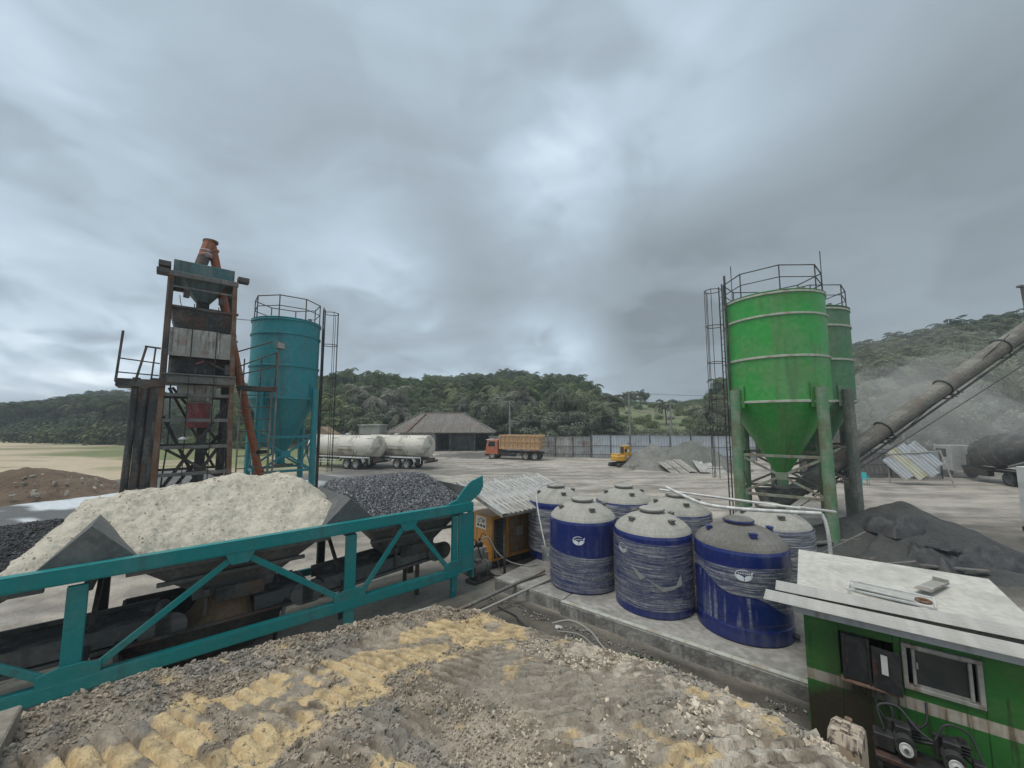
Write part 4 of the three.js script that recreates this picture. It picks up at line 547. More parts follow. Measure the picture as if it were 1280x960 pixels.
// ---------------------------------------------------------------- green control hut
const HY = -.64, H0 = [4.62, 0, -6.54];
const hutTex = (() => { // paint with soot and oil runs where the photograph shows them (local x from the corner, y up)
  const n = 512; return tex(n, (u, v) => { const x = u * 4, y = v * 2.4; let c = [.02, .145, .02]; const f = tfbm(u, v, 60, 3, 401), s = tfbm(u, v, 70, 3, 403, 3), b = tfbm(u, v, 5, 4, 405); c = c.map((k) => k * (.7 + .6 * b)); c = mix3(c, [.05, .15, .03], .6 * sstep(.45, .7, tfbm(u, v, 9, 4, 411))); const inS = y > 1.02 && y < 1.18 ? 1 : 0; if (inS) c = mix3([.44, .40, .33], [.3, .24, .17], sstep(.4, .7, s)); const run = .9 * sstep(1.0, .5, x) * sstep(1.1, .5, y) * (.55 + .7 * b) + gauss(x, .62, .42) * sstep(2.1, 1.6, y) * .9 + gauss(x, .3, .22) * sstep(1.2, .6, y) * .8; c = mix3(c, [.03, .024, .012], clamp(run * (.6 + .9 * s) + .8 * gauss(x, .25, .3) * sstep(.9, .3, y) * (.3 + s) + .5 * sstep(.62, .75, s) * sstep(.45, .6, b))); if (s > .68) c = mix3(c, [.02, .03, .012], .45); return c.map((k) => k * (.85 + .3 * f)); }, 4); })();
{
  hutTex.repeat.set(1 / 4, 1 / 2.4); const paint = M(hutTex, .55, { bump: .004 });
  const t = thing('control_hut', 'small green painted hut with a white stripe and a pale flat roof', 'hut', H0, HY), L = 2.62, D = 2.6;
  const wall = (x0, x1, y0, y1) => box(x1 - x0, y1 - y0, .08, (x0 + x1) / 2, (y0 + y1) / 2, -.04);
  part('front_wall', boxUV(join([wall(0, .42, -.1, 2.04), wall(.42, 1.02, -.1, 1.22), wall(.42, 1.02, 1.84, 2.04), wall(1.02, 1.10, -.1, 2.04), wall(1.10, 1.86, -.1, 1.30), wall(1.10, 1.86, 1.90, 2.04), wall(1.86, L, -.1, 2.04)])), paint, t);
  part('side_wall', boxUV(box(.08, 2.14, D - .1, .04, .97, -D / 2 - .04)), paint, t); part('side_wall', [box(.08, 2.14, D - .1, L - .04, .97, -D / 2 - .04)], paint, t); part('rear_wall', [box(L - .2, 2.14, .08, L / 2, .97, -D + .04)], paint, t);
  const w = part('window', [box(.76, .05, .1, 1.48, 1.325, -.01), box(.76, .05, .1, 1.48, 1.875, -.01), box(.05, .50, .1, 1.125, 1.6, -.01), box(.05, .50, .1, 1.835, 1.6, -.01)], mats.palePanel, t); part('sash', [box(.035, .48, .05, 1.22, 1.6, -.02), box(.035, .48, .05, 1.75, 1.6, .005), box(.5, .03, .04, 1.485, 1.84, -.02), box(.5, .03, .04, 1.485, 1.36, -.02)], mats.palePanel, w); part('pane', [box(.5, .46, .006, 1.485, 1.6, -.03)], mats.glass, w); part('latch', [box(.02, .08, .03, 1.25, 1.63, .01)], mats.palePanel, w); part('blind', [box(.66, .5, .01, 1.5, 1.6, -.3)], M(null, .9, { c: C(.09, .09, .085) }), w);
  const e = part('switch_cabinet', [box(.32, .62, .22, .6, 1.53, -.03), box(.03, .66, .03, .46, 1.53, .09), box(.03, .66, .03, .74, 1.53, .09)], mats.blackSteel, t, 'sooty black switch cabinet set in the hut wall'); part('cabinet_door', [box(.3, .56, .02, .92, 1.50, .13, 0, -.25, 0)], mats.blackSteel, e); part('notice', [box(.07, .26, .004, .9, 1.58, .155, 0, -.25, 0)], mats.white, e); part('shelf', [box(.62, .03, .12, .72, 1.2, .06)], mats.rusty, e);
  // flat roof slab with trim
  part('roof_slab', [box(2.74, .06, 2.95, 1.29, 2.135, -1.42, .035, 0, 0)], M(worn([.48, .46, .40], { dust: [.54, .52, .46], dustA: .6, streakA: 0, rust: [.3, .29, .26], rustA: .4, fine: .16, seed: 64, m: 3.4, n: 512 }), .9, { bump: .004 }), t);
  part('fascia', [box(3.35, .1, .03, 1.55, 2.05, .10)], M(worn([.42, .45, .48], { dustA: .4, streakA: .4, seed: 65 }), .5), t);
  part('cable_loop', [pipe([[.85, 1.18, .06], [.95, .95, .12], [.92, .75, .15], [1.1, .72, .18], [1.5, .78, .2], [1.75, .6, .2]], .02, 6, 40), pipe([[.78, 1.18, .06], [.8, .95, .1], [.95, .8, .14], [1.25, .95, .16], [1.3, 1.2, .05]], .014, 6, 40)], mats.hose, t);
}
{ // corrugated sheets lying over the eave
  const lie = (x0, w, l, y, z, ry, rz, label) => { const g = corrugated(w, l, .115, .03); g.rotateY(Math.PI / 2); g.translate(0, 0, 0); const [X, Z] = toWorld(H0, HY, x0, z); const o = single('roofing_sheet', g, mats.zincLying, label, 'metal sheet', 'loose sheets on the hut roof'); o.position.set(X, y, Z); o.rotation.set(0, HY + ry, rz, 'YXZ'); return o; };
  lie(-.5, .42, 3.9, 2.165, .29, -.01, .0, 'weathered corrugated sheet along the hut eave, lower of two'); lie(-.36, .42, 3.7, 2.215, -.10, .02, .004, 'weathered corrugated sheet along the hut eave, upper of two');
  const [fx, fz] = toWorld(H0, HY, 1.05, -.95), f = thing('metal_scrap', 'white metal frame with a rusty ring lying on the hut roof', 'frame', [fx, 2.215, fz], HY - .12);
  part('plate', [box(.75, .012, .26, 0, .03, -.02, 0, -.12, .02)], mats.zincLying, f); part('rail', [box(1.0, .03, .02, .06, .02, .22), box(1.0, .03, .02, .1, .02, -.26), box(.02, .03, .46, .58, .02, -.02), box(.02, .03, .46, -.42, .02, -.02)], mats.white, f); part('ring', [new THREE.TorusGeometry(.075, .025, 8, 20).rotateX(Math.PI / 2).translate(.46, .05, .08)], mats.rusty, f);
  const [ax, az] = toWorld(H0, HY, 1.75, -1.75), a = thing('angle_strip', 'bent pale metal strip lying near the back of the hut roof', 'metal strip', [ax, 2.24, az], HY + 1.1); part('strip', [box(.75, .012, .2, 0, .01, 0), box(.02, .06, .2, .37, .04, 0)], mats.palePanel, a); part('lip', [box(.75, .04, .012, 0, .02, .1)], mats.zincOld, a);
}
{ // pump rack on the hut wall
  const [x, z] = toWorld(H0, HY, 1.22, .4), t = thing('compressor_set', 'oily twin motor compressor with white pulleys against the green hut wall', 'compressor', [x, 0, z], HY); t.scale.set(.8, .95, .8);
  part('stand', [box(1.3, .06, .5, 0, .62, 0), ...[[-.6, .2], [.6, .2], [-.6, -.2], [.6, -.2]].map(([a, b]) => box(.06, .64, .06, a, .3, b)), box(1.3, .05, .05, 0, .25, .2)], mats.blackSteel, t);
  for (const [a, w] of [[-.25, 0], [.3, 1]]) { const m = part('motor', [rod([a - .02, .83, -.2], [a - .02, .83, .18], .13, 18), box(.2, .1, .2, a - .02, .98, -.05), rod([a + .12, .83, -.15], [a + .12, 1.05, -.15], .05, 10), rod([a - .16, .75, -.1], [a - .16, 1.02, -.1], .05, 10)], mats.blackSteel, t); const p = part('pulley', [lathe([[.03, 0], [.075, 0], [.085, .01], [.085, .035], [.06, .03], [.03, .045]], 28).rotateX(Math.PI / 2).translate(a - .02, .83, .2)], mats.white, m, 'round white pulley wheel'); part('hub', [rod([a - .02, .83, .2], [a - .02, .83, .26], .028, 12)], mats.darkSteel, p); for (let i = 0; i < 4; i++) part('cylinder_fin', [box(.16, .012, .2, a + .12, .88 + i * .04, -.14)], mats.blackSteel, m); }
  part('air_tank', [rod([-.62, .47, -.02], [.62, .47, -.02], .13, 20)], mats.blackSteel, t); part('valve_block', [box(.26, .2, .2, -.52, .78, .02), box(.14, .24, .14, .56, .78, .02), rod([-.1, .9, -.1], [.5, .95, -.1], .02, 6)], mats.blackSteel, t);
  part('air_hose', [pipe([[-.5, .9, 0], [-.55, 1.15, -.1], [-.3, 1.2, -.15], [-.1, 1.05, 0], [.05, .98, .05]], .018, 6, 40), pipe([[.1, .98, 0], [.25, 1.2, -.05], [.5, 1.15, -.1], [.6, .9, 0]], .016, 6, 40)], mats.hose, t);
}
{ // jerrycan on the ramp's flank
  const x = 3.2, z = -4.05, y = 1.54, t = thing('jerrycan', 'dirty beige plastic jerrycan standing on the ramp side by the hut', 'jerrycan', [x, y, z], .75);
  const jm = M(worn([.42, .33, .24], { dust: [.5, .44, .36], dustA: .5, streak: [.06, .045, .035], streakA: .95, rust: [.07, .045, .035], rustA: .95, seed: 68, m: .55 }), .6, { bump: .003 });
  part('body', [extr([[-.16, -.4], [.16, -.4], [.175, -.3], [.175, .44], [.15, .5], [.06, .53], [-.13, .53], [-.17, .47], [-.175, -.3]], .2, .025).translate(0, 0, -.1)], jm, t); part('handle', [box(.17, .045, .06, -.04, .565, 0)], jm, t); part('cap', [rod([.14, .52, 0], [.14, .56, 0], .03, 14)], mats.rusty, t);
}

// ---------------------------------------------------------------- mixing tower (truss axes; origin at its front corner leg)
{
  const L0 = [-13.1, 0, -14.6], t = thing('mixing_tower', 'tall rusty steel mixing tower with teal cement hopper on top', 'tower', L0, YAW), w = 2.2, d = 2.2;
  const rail = (a, b, r = .025) => rod(a, b, r, 6);
  // main legs: front pair rusty, rear pair dark
  part('leg', [box(.18, 10.7, .16, 0, 5.3, 0)], mats.rusty, t, 'rusty front leg'); part('leg', [beam([w + .12, -.05, 0], [w - .18, 10.6, 0], .18, .16)], mats.rusty, t, 'rusty front leg'); part('leg', [box(.16, 10.6, .16, 0, 5.25, -d)], mats.darkSteel, t); part('leg', [box(.3, 10.6, .3, w - .1, 5.25, -d)], mats.darkSteel, t);
  // round and square posts standing outside the tower on the beach side
  [[-.26, -.1, .20, 6.6], [-.58, -.1, .13, 6.2], [-.82, -.12, .11, 6.6]].forEach(([x, z, r, h]) => part('support_post', [rod([x, -.05, z], [x + .12, h, z], r, 14)], mats.darkSteel, t));
  part('support_post', [beam([.02, 6.3, .12], [.02, 10.5, .02], .12)], mats.darkSteel, t);
  // horizontal girts with front flanges
  [3.02, 4.03, 5.05, 6.02].forEach((y) => { part('girt', [box(w, .13, .07, w / 2, y, .02)], mats.dustySteel, t); part('girt', [box(w, .1, .07, w / 2, y, -d)], mats.darkSteel, t); part('girt', [box(.07, .1, d, 0, y, -d / 2)], mats.darkSteel, t); part('girt', [box(.07, .1, d, w, y, -d / 2)], mats.darkSteel, t); });
  for (const [a, b] of [[[.05, 2.2, -.12], [w - .05, 5.9, -.12]], [[.1, 5.2, -.5], [w - .2, 1.0, -.5]], [[.1, 1.0, -.2], [w - .1, 4.4, -.2]], [[0, 2.0, -.1], [0, 5.0, -d]], [[w, 2.0, -.1], [w, 5.0, -d]], [[.1, 1.5, -d + .15], [w - .1, 4.6, -d + .15]]]) part('cross_brace', [beam(a, b, .07, .12)], mats.blackSteel, t);
  for (const x of [.78, 1.55]) part('hanger_rod', [rod([x, 1.5, .1], [x - .02, 9.6, .1], .018, 6)], mats.blackSteel, t);
  [[[.05, 4.1, -.25], [w, 2.6, -.25]], [[.3, 6.4, -1.6], [1.9, 4.2, -1.6]], [[w - .1, 6.4, -.4], [w - .1, 3.2, -1.9]], [[.2, 6.4, -1.9], [1.9, 3.0, -1.9]], [[.05, 6.2, -.4], [.05, 3.5, -1.9]]].forEach(([a, b]) => part('cross_brace', [beam(a, b, .06, .1)], mats.darkSteel, t));
  part('pump_unit', [box(.9, .7, .6, 1.5, .3, -.9), rod([.5, .5, -.7], [1.1, .5, -.7], .22, 16), box(.5, 1.4, .35, .5, .65, -1.7)], mats.darkSteel, t); part('conduit', [pipe([[2.0, 6.4, -.3], [1.9, 5.2, -.2], [2.05, 3.5, -.3], [1.9, .2, -.3]], .03, 6, 30), pipe([[.25, 6.4, -.2], [.3, 4.5, -.12], [.2, 2.2, -.2], [.3, .2, -.2]], .025, 6, 30)], mats.hose, t);
  part('inner_column', [box(.34, 5.4, .3, 1.35, 2.65, -1.5)], mats.darkSteel, t);
  // mixer floor
  part('mixer_deck', [box(w + .1, .3, .1, w / 2, 6.62, .06), box(w + .1, .05, .28, w / 2, 6.8, .05), box(w, .06, d, w / 2, 6.55, -d / 2), box(w, .22, .1, w / 2, 6.62, -d)], mats.dustySteel, t);
  const mx = part('mixer', [lathe([[0, 6.82], [.95, 6.82], [.98, 6.9], [.98, 7.65], [.9, 7.75], [0, 7.8]], 32).translate(w / 2, 0, -d / 2)], mats.blackSteel, t); part('gearbox', [box(.5, .4, .4, w / 2 + .2, 7.95, -d / 2)], mats.darkSteel, mx); part('ram', [rod([.95, 6.9, -.15], [1.0, 7.5, -.25], .05, 8), rod([1.25, 7.4, -.12], [1.95, 7.05, -.1], .035, 8), rod([1.25, 6.9, -.15], [1.25, 7.45, -.25], .05, 8), box(.26, .4, .12, 2.0, 7.1, -.06)], mats.darkSteel, mx); part('discharge_pipe', [rod([.95, 7.25, -.12], [1.2, 7.4, -.12], .05, 8)], mats.red, mx);
  part('cladding_panel', [box(1.5, 1.08, .05, .86, 8.05, .02)], mats.palePanel, t, 'weathered pale cladding panel'); part('cladding_panel', [box(.56, 1.05, .05, 1.90, 8.03, .02)], mats.palePanel, t, 'weathered pale cladding panel'); part('side_panel', [box(.04, 1.1, d - .2, w - .02, 8.05, -d / 2)], mats.darkSteel, t); part('side_panel', [box(.04, 1.1, d - .2, .05, 8.05, -d / 2)], mats.darkSteel, t);
  part('weigh_hopper', [hull([[.08, 9.35, -.02], [w - .08, 9.35, -.02], [w - .08, 9.35, -d + .1], [.08, 9.35, -d + .1]], [[.25, 8.6, -.1], [w - .25, 8.6, -.1], [w - .25, 8.6, -d + .3], [.25, 8.6, -d + .3]]), box(w - .1, .05, d - .2, w / 2, 9.37, -d / 2), box(w, .1, .08, w / 2, 9.42, .03)], mats.darkSteel, t);
  // concrete discharge hopper and red sleeve beneath the mixer
  part('discharge_hopper', [hull([[.65, 6.45, -.4], [1.75, 6.45, -.4], [1.75, 6.45, -1.5], [.65, 6.45, -1.5]], [[.85, 5.8, -.6], [1.5, 5.8, -.6], [1.5, 5.8, -1.3], [.85, 5.8, -1.3]]), box(.5, .4, .04, .7, 6.2, -.3, 0, 0, .12)], mats.palePanel, t);
  part('discharge_sleeve', [lathe([[.36, 4.75], [.38, 4.8], [.38, 5.55], [.42, 5.75]], 24).translate(1.17, 0, -.85)], mats.red, t, 'dull red rubber discharge sleeve');
  part('lamp', [lathe([[0, 4.32], [.12, 4.32], [.13, 4.36], [.05, 4.42], [0, 4.43]], 20).translate(.72, 0, .1)], mats.white, t);
  // teal cement hopper in the head of the tower
  const HX = w - .16, head = part('head_frame', [box(HX + .18, .2, .14, HX / 2, 10.68, .06), box(HX + .18, .2, .14, HX / 2, 10.68, -d - .02), box(.14, .2, d, 0, 10.68, -d / 2), box(.14, .2, d, HX, 10.68, -d / 2), box(HX, .07, .06, HX / 2, 10.2, .02)], mats.dustySteel, t);
  part('cement_hopper', [box(HX - .1, .5, d - .1, HX / 2, 11.04, -d / 2), hull([[.3, 10.78, -.15], [HX - .25, 10.78, -.15], [HX - .25, 10.78, -d + .3], [.3, 10.78, -d + .3]], [[.85, 9.92, -.7], [1.25, 9.92, -.7], [1.25, 9.92, -1.2], [.85, 9.92, -1.2]])], mats.tealDusty, t);
  part('side_bracket', [box(.36, .2, .5, -.2, 11.0, -.1), box(.36, .18, .5, -.24, 10.72, -.1), box(.4, .2, .4, HX + .26, 10.95, -.1)], mats.darkSteel, t);
  part('butterfly_valve', [lathe([[.22, 9.5], [.3, 9.52], [.3, 9.66], [.22, 9.7], [.22, 9.92]], 20).translate(1.05, 0, -.95), rod([1.1, 9.6, -.7], [1.7, 9.52, -.4], .08, 10)], mats.blackSteel, t);
  for (const [x, y] of [[.5, 10.0], [1.62, 9.9]]) part('vibrator', [rod([x, y - .12, -.2], [x, y + .16, -.2], .1, 12)], mats.darkSteel, t);
  part('cable', [pipe([[.3, 9.9, -.05], [.38, 9.5, 0], [.55, 9.4, 0]], .012, 5, 16), pipe([[1.75, 9.4, -.1], [1.8, 9.1, -.05], [1.8, 8.7, 0]], .012, 5, 16)], mats.hose, t);
  // platform on the beach side
  const pl = part('side_platform', [box(.05, .28, 1.3, -1.2, 6.4, -.55), box(1.2, .28, .05, -.62, 6.4, .1), box(1.2, .28, .05, -.62, 6.4, -1.2)], mats.darkSteel, t); for (let i = 0; i < 8; i++) part('plank', [box(1.16, .04, .15, -.62, 6.3, .02 - i * .165)], mats.wood, pl);
  part('handrail', [beam([-1.22, 6.4, .1], [-1.15, 8.25, .05], .07), beam([-.72, 6.4, .1], [-.5, 7.75, .1], .07), rail([-1.18, 7.25, .1], [-.1, 7.15, .1]), rail([-1.2, 6.75, .1], [-.1, 6.7, .1]), beam([-.55, 7.75, .1], [-.1, 7.72, .1], .06), rod([-.3, 6.5, .1], [-.25, 7.7, .1], .03, 6)], mats.darkSteel, pl);
  // platform, ladder and floodlight mast on the silo side
  const pr = part('access_platform', [box(1.3, .14, 1.0, w + .85, 6.38, -.3), box(1.4, .05, 1.1, w + .85, 6.46, -.3)], mats.darkSteel, t);
  part('handrail', [beam([w + .3, 6.45, .15], [w + .3, 7.6, .15], .05), beam([w + 1.45, 6.45, .15], [w + 1.45, 8.0, .15], .05), rail([w + .1, 7.25, .15], [w + 1.45, 8.0, .15], .03), rail([w + .1, 6.9, .15], [w + 1.45, 7.4, .15], .03), rod([w + .9, 6.45, .15], [w + .9, 7.7, .15], .025, 6), rail([w + .15, 8.0, -.7], [w + 1.4, 8.6, -.7], .03)], mats.darkSteel, pr);
  part('ladder', [rod([w + .25, 0, .12], [w + .25, 6.4, .12], .03, 6), rod([w + 1.35, 0, .12], [w + 1.35, 6.4, .12], .045, 6)], mats.dustySteel, pr); for (let i = 0; i < 12; i++) part('rung', [rod([w + .25, .6 + i * .5, .12], [w + 1.35, .6 + i * .5, .12], .02, 6)], mats.darkSteel, pr);
  part('lamp_mast', [rod([w + 1.5, 0, .2], [w + 1.52, 8.15, .2], .035, 8)], mats.dustySteel, t); const fl = part('floodlight', [box(.36, .32, .12, w + 1.55, 8.3, .22, -.2, .3, 0)], mats.greyLeg, t); part('lens', [box(.28, .24, .02, w + 1.58, 8.29, .29, -.2, .3, 0)], mats.palePanel, fl);
}
{ // orange screw conveyor from the teal silo to the tower head
  const a = V(-11.75, 2.45, -18.6), b = V(-12.72, 12.5, -15.95), t = thing('screw_conveyor', 'orange screw conveyor tube rising from the teal silo to the tower top', 'conveyor', [a.x, 0, a.z]), q = (p, dx = 0, dy = 0, dz = 0) => [p.x - a.x + dx, p.y + dy, p.z - a.z + dz];
  const along = (f) => q(a.clone().lerp(b, f));
  part('tube', [rod(q(a), q(b), .165, 20)], mats.orange, t); for (const f of [.02, .3, .6, .97]) part('flange', [rod(along(f - .004), along(f + .004), .22, 20)], mats.orange, t);
  part('motor', [rod(q(a, .1, -.5, .1), q(a, 0, -.05, 0), .16, 14), box(.3, .3, .4, .05, -.35 + a.y, .1)], mats.blackSteel, t); part('bracket', [box(.4, .16, .4, .1, 3.6, .2)], mats.blackSteel, t); part('leg', [rod([.1, 0, .1], [.1, 2.2, .1], .06, 8)], mats.darkSteel, t);
  part('head_flange', [rod(q(b, -.02, .02, .02), q(b, -.02, .1, .02), .27, 22)], mats.rusty, t); const s = part('discharge_spout', [rod(q(b, -.02, 0, .05), q(b, -.12, -.72, .22), .23, 16, .19)], mats.orange, t);
  part('cloth_sleeve', [lathe([[.2, 0], [.24, -.06], [.2, -.14], [.25, -.22], [.21, -.3], [.24, -.36]].reverse(), 20).translate(...q(b, -.07, -.35, .14))], M(worn([.3, .12, .13], { dust: [.45, .42, .4], dustA: .9, seed: 71, m: .6 }), .9), s); part('elbow', [rod(q(b, -.1, -.68, .2), q(b, -.16, -1.15, .3), .21, 18)], mats.darkSteel, s);
  part('stay_wire', [rod(along(.7), q(V(-12.6, 10.0, -19.2)), .015, 5)], mats.blackSteel, t);
}
// ---------------------------------------------------------------- cement silos
function silo({ at: p, yaw, R, yTop, yCyl, yTip, legR, legM, body, bandM, bands, label, footY = 0, ladderA, roofA = 8, turnRail = 0, poles, group, braceM }) {
  const t = thing('cement_silo', label, 'silo', [p[0], 0, p[1]], yaw);
  const shell = part('shell', [lathe([[R, yCyl], [R, yTop]], 72)], body, t); part('roof', [lathe([[R + .02, yTop], [R + .05, yTop + .03], [R - .1, yTop + .09], [.3, yTop + .28], [0, yTop + .3]], 48)], body, t); part('cone', [lathe([[.22, yTip], [.26, yTip + .05], [R, yCyl]], 72)], body, t); part('outlet', [lathe([[.22, yTip - .55], [.22, yTip], [.3, yTip + .02], [.3, yTip + .1]], 24)], legM, t); part('outlet_valve', [lathe([[.3, yTip - .62], [.34, yTip - .6], [.34, yTip - .5], [.3, yTip - .48]], 24), rod([0, yTip - .55, 0], [.6, yTip - .55, .1], .06, 8)], mats.dustySteel, t);
  bands.forEach((y) => part('band', [lathe([[R, y - .05], [R + .05, y - .045], [R + .05, y + .035], [R, y + .05]], 72)], bandM, t));
  const s = R * .77; for (const [sx, sz] of [[-1, 1], [1, 1], [1, -1], [-1, -1]]) { const l = part('leg', [rod([sx * s * 1.03, footY, sz * s * 1.03], [sx * s, yCyl + .55, sz * s], legR, 18)], legM, t); part('base_plate', [box(.5, .04, .5, sx * s * 1.03, footY + .01, sz * s * 1.03)], mats.dustySteel, l); part('shoe_plate', [box(legR * 3.2, 1.0, .03, sx * s * .93, yCyl + .25, sz * s * .93, 0, sx * sz > 0 ? .785 : -.785, 0)], body, l); }
  const yb = [yTip + .9, yTip - .75].map((y) => Math.max(y, .5)), face4 = (x, y, z, k) => { const a = k * Math.PI / 2, c = Math.cos(a), n = Math.sin(a); return [x * c + z * n, y, -x * n + z * c]; };
  for (let k = 0; k < 4; k++) { const bm = braceM || legM, B = (a, b, w = .07, h = .12) => beam(face4(...a, s, k).length === 3 ? face4(a[0], a[1], s, k) : a, face4(b[0], b[1], s, k), w, h); const br = part('bracing', [B([-s, yb[0]], [s, yb[0]])], bm, t); part('brace_bar', [B([-s, yb[1]], [s, yb[1]])], bm, br); for (const q of [[[-s, yb[0]], [s, yb[1]]], [[s, yb[0]], [-s, yb[1]]]]) part('diagonal', [B(...q, .05, .1)], bm, br); const cp = box(.42, .3, .04); cp.translate(0, (yb[0] + yb[1]) / 2, s + .04); cp.rotateY(k * Math.PI / 2); part('gusset', cp, bm, br); }
  // guard rail on the roof
  const gp = (k, y) => { const a = turnRail + k / roofA * 6.283; return [Math.sin(a) * (R - .02), y, Math.cos(a) * (R - .02)]; }; const rl = part('guard_rail', [...Array(roofA)].flatMap((_, k) => [rod(gp(k, yTop + 1.12), gp(k + 1, yTop + 1.12), .026, 6), rod(gp(k, yTop + .6), gp(k + 1, yTop + .6), .022, 6)]), mats.darkSteel, t);
  for (let k = 0; k < roofA; k++) part('rail_post', [rod(gp(k, yTop - .05), gp(k, yTop + 1.14), .028, 6)], mats.darkSteel, rl);
  for (const k of [1, 4]) part('relief_valve', [rod([Math.sin(k) * R * .7, yTop + .05, Math.cos(k) * R * .7], [Math.sin(k) * R * .7, yTop + .32, Math.cos(k) * R * .7], .1, 10)], mats.dustySteel, t);
  if (ladderA !== undefined) { // caged ladder
    const c = Math.cos(ladderA), n = Math.sin(ladderA), W3 = (o, y, l) => [n * (R + o) + c * l, y, c * (R + o) - n * l], ld = part('ladder', [rod(W3(.2, footY, -.22), W3(.2, yTop + 1.0, -.22), .03, 6), rod(W3(.2, footY, .22), W3(.2, yTop + 1.0, .22), .03, 6)], mats.darkSteel, t);
    for (let y = .4; y < yTop + .9; y += .33) part('rung', [rod(W3(.2, y, -.22), W3(.2, y, .22), .014, 5)], mats.darkSteel, ld);
    const hoop = (y) => { const pts = []; for (let i = 0; i <= 10; i++) { const a = -1.9 + 3.8 * i / 10; pts.push(W3(.55 + .36 * Math.cos(a), y, .36 * Math.sin(a))); } pts.unshift(W3(.2, y, -.22)); pts.push(W3(.2, y, .22)); return pipe(pts, .02, 5, 30); };
    for (let y = yTop + .75; y > 5; y -= 1.75) part('cage_hoop', [hoop(y)], mats.darkSteel, ld); for (const a of [-1.1, -.35, .35, 1.1]) part('cage_bar', [rod(W3(.55 + .36 * Math.cos(a), 2.4, .36 * Math.sin(a)), W3(.55 + .36 * Math.cos(a), yTop + .8, .36 * Math.sin(a)), .015, 5)], mats.darkSteel, ld);
  }
  (poles || []).forEach(([a, r, y0, y1, q, m]) => part('fill_pipe', [rod([Math.sin(a) * r, y0, Math.cos(a) * r], [Math.sin(a) * r, y1, Math.cos(a) * r], q, 10)], m, t));
  return t;
}
silo({ at: [-11.85, -20.3], yaw: YAW, R: 1.56, yTop: 10.1, yCyl: 6.15, yTip: 3.35, legR: .15, legM: mats.tealSilo, body: mats.tealSilo, bandM: mats.tealSilo, bands: [6.15, 7.75, 9.35, 10.05], ladderA: 1.15, turnRail: .35, poles: [[1.32, 1.72, 0, 10.0, .07, mats.dustySteel], [1.5, 1.7, 8.6, 11.2, .02, mats.darkSteel]], label: 'teal painted cement silo with conical bottom beside the mixing tower' });
silo({ at: [12.2, -18.0], yaw: -.62, R: 1.98, yTop: 10.55, yCyl: 5.85, yTip: 2.65, legR: .21, legM: mats.greenLeg, braceM: mats.braceDusty, body: mats.green, bandM: mats.paleBand, bands: [5.85, 7.75, 9.55, 10.5], ladderA: -1.15, turnRail: .2, poles: [[-1.0, 2.1, 0, 11.9, .05, mats.darkSteel], [-.85, 1.95, 10.5, 12.25, .018, mats.darkSteel], [1.3, 1.95, 10.5, 12.4, .018, mats.darkSteel]], label: 'bright green cement silo with pale hoops and caged ladder' });
silo({ at: [15.75, -20.9], yaw: -.62, R: 1.98, yTop: 10.7, yCyl: 6.0, yTip: 2.9, legR: .22, legM: mats.greyLeg, body: mats.greenDusty, bandM: mats.paleBand, bands: [6.0, 8.05, 9.75, 10.6], turnRail: .2, label: 'dust dulled green silo standing behind the bright green silo' });
{ // grey auger rising to the right
  const a = V(12.55, .85, -19.45), b = V(29.0, 11.35, -19.9), t = thing('screw_auger', 'long dusty grey auger tube rising from under the green silos', 'conveyor', [a.x, 0, a.z]), dir = b.clone().sub(a).normalize(), q = (f, y = 0, z = 0) => { const p = a.clone().lerp(b, f); return [p.x - a.x - dir.y * y, p.y + dir.x * y, p.z - a.z + z]; };
  const am = M(worn([.14, .13, .11], { dust: [.26, .245, .21], dustA: .8, streak: [.06, .055, .05], streakA: .4, rustA: .25, seed: 74, m: 2.4 }), .8, { bump: .004 });
  part('tube', [rod(q(0), q(1), .36, 28)], am, t); for (const f of [.18, .36, .56, .76]) part('flange', [rod(q(f - .002), q(f + .002), .44, 28)], mats.dustySteel, t); part('truss_rail', [rod(q(.1, -.52, .2), q(.98, -.52, .2), .05, 8), rod(q(.1, -.52, -.2), q(.98, -.52, -.2), .05, 8)], mats.darkSteel, t);
  for (const f of [.2, .34, .36, .55, .57, .75]) part('saddle', [beam(q(f, -.36, .25), q(f + .012, -.6, .25), .06), beam(q(f, -.36, -.25), q(f + .012, -.6, -.25), .06), beam(q(f, -.56, -.25), q(f, -.56, .25), .06)], mats.darkSteel, t);
  part('stay_cable', [rod(q(.34, -.6, .25), q(.78, .42, .3), .02, 6), rod(q(.02, -.5, .3), q(.9, -1.3, .3), .018, 6)], mats.blackSteel, t); part('hopper', [hull([[-.5, 1.75, .5], [.6, 1.75, .5], [.6, 1.75, -.5], [-.5, 1.75, -.5]], [[-.3, 1.0, .3], [.4, 1.0, .3], [.4, 1.0, -.3], [-.3, 1.0, -.3]])], mats.greyLeg, t);
  part('foot', [box(.7, .55, .5, .05, .25, 0)], mats.darkSteel, t); part('trestle', [rod([15.4, 0, .6], q(.93, -.3, .3), .08, 8), rod([15.4, 0, -.6], q(.93, -.3, -.3), .08, 8)], mats.darkSteel, t);
}

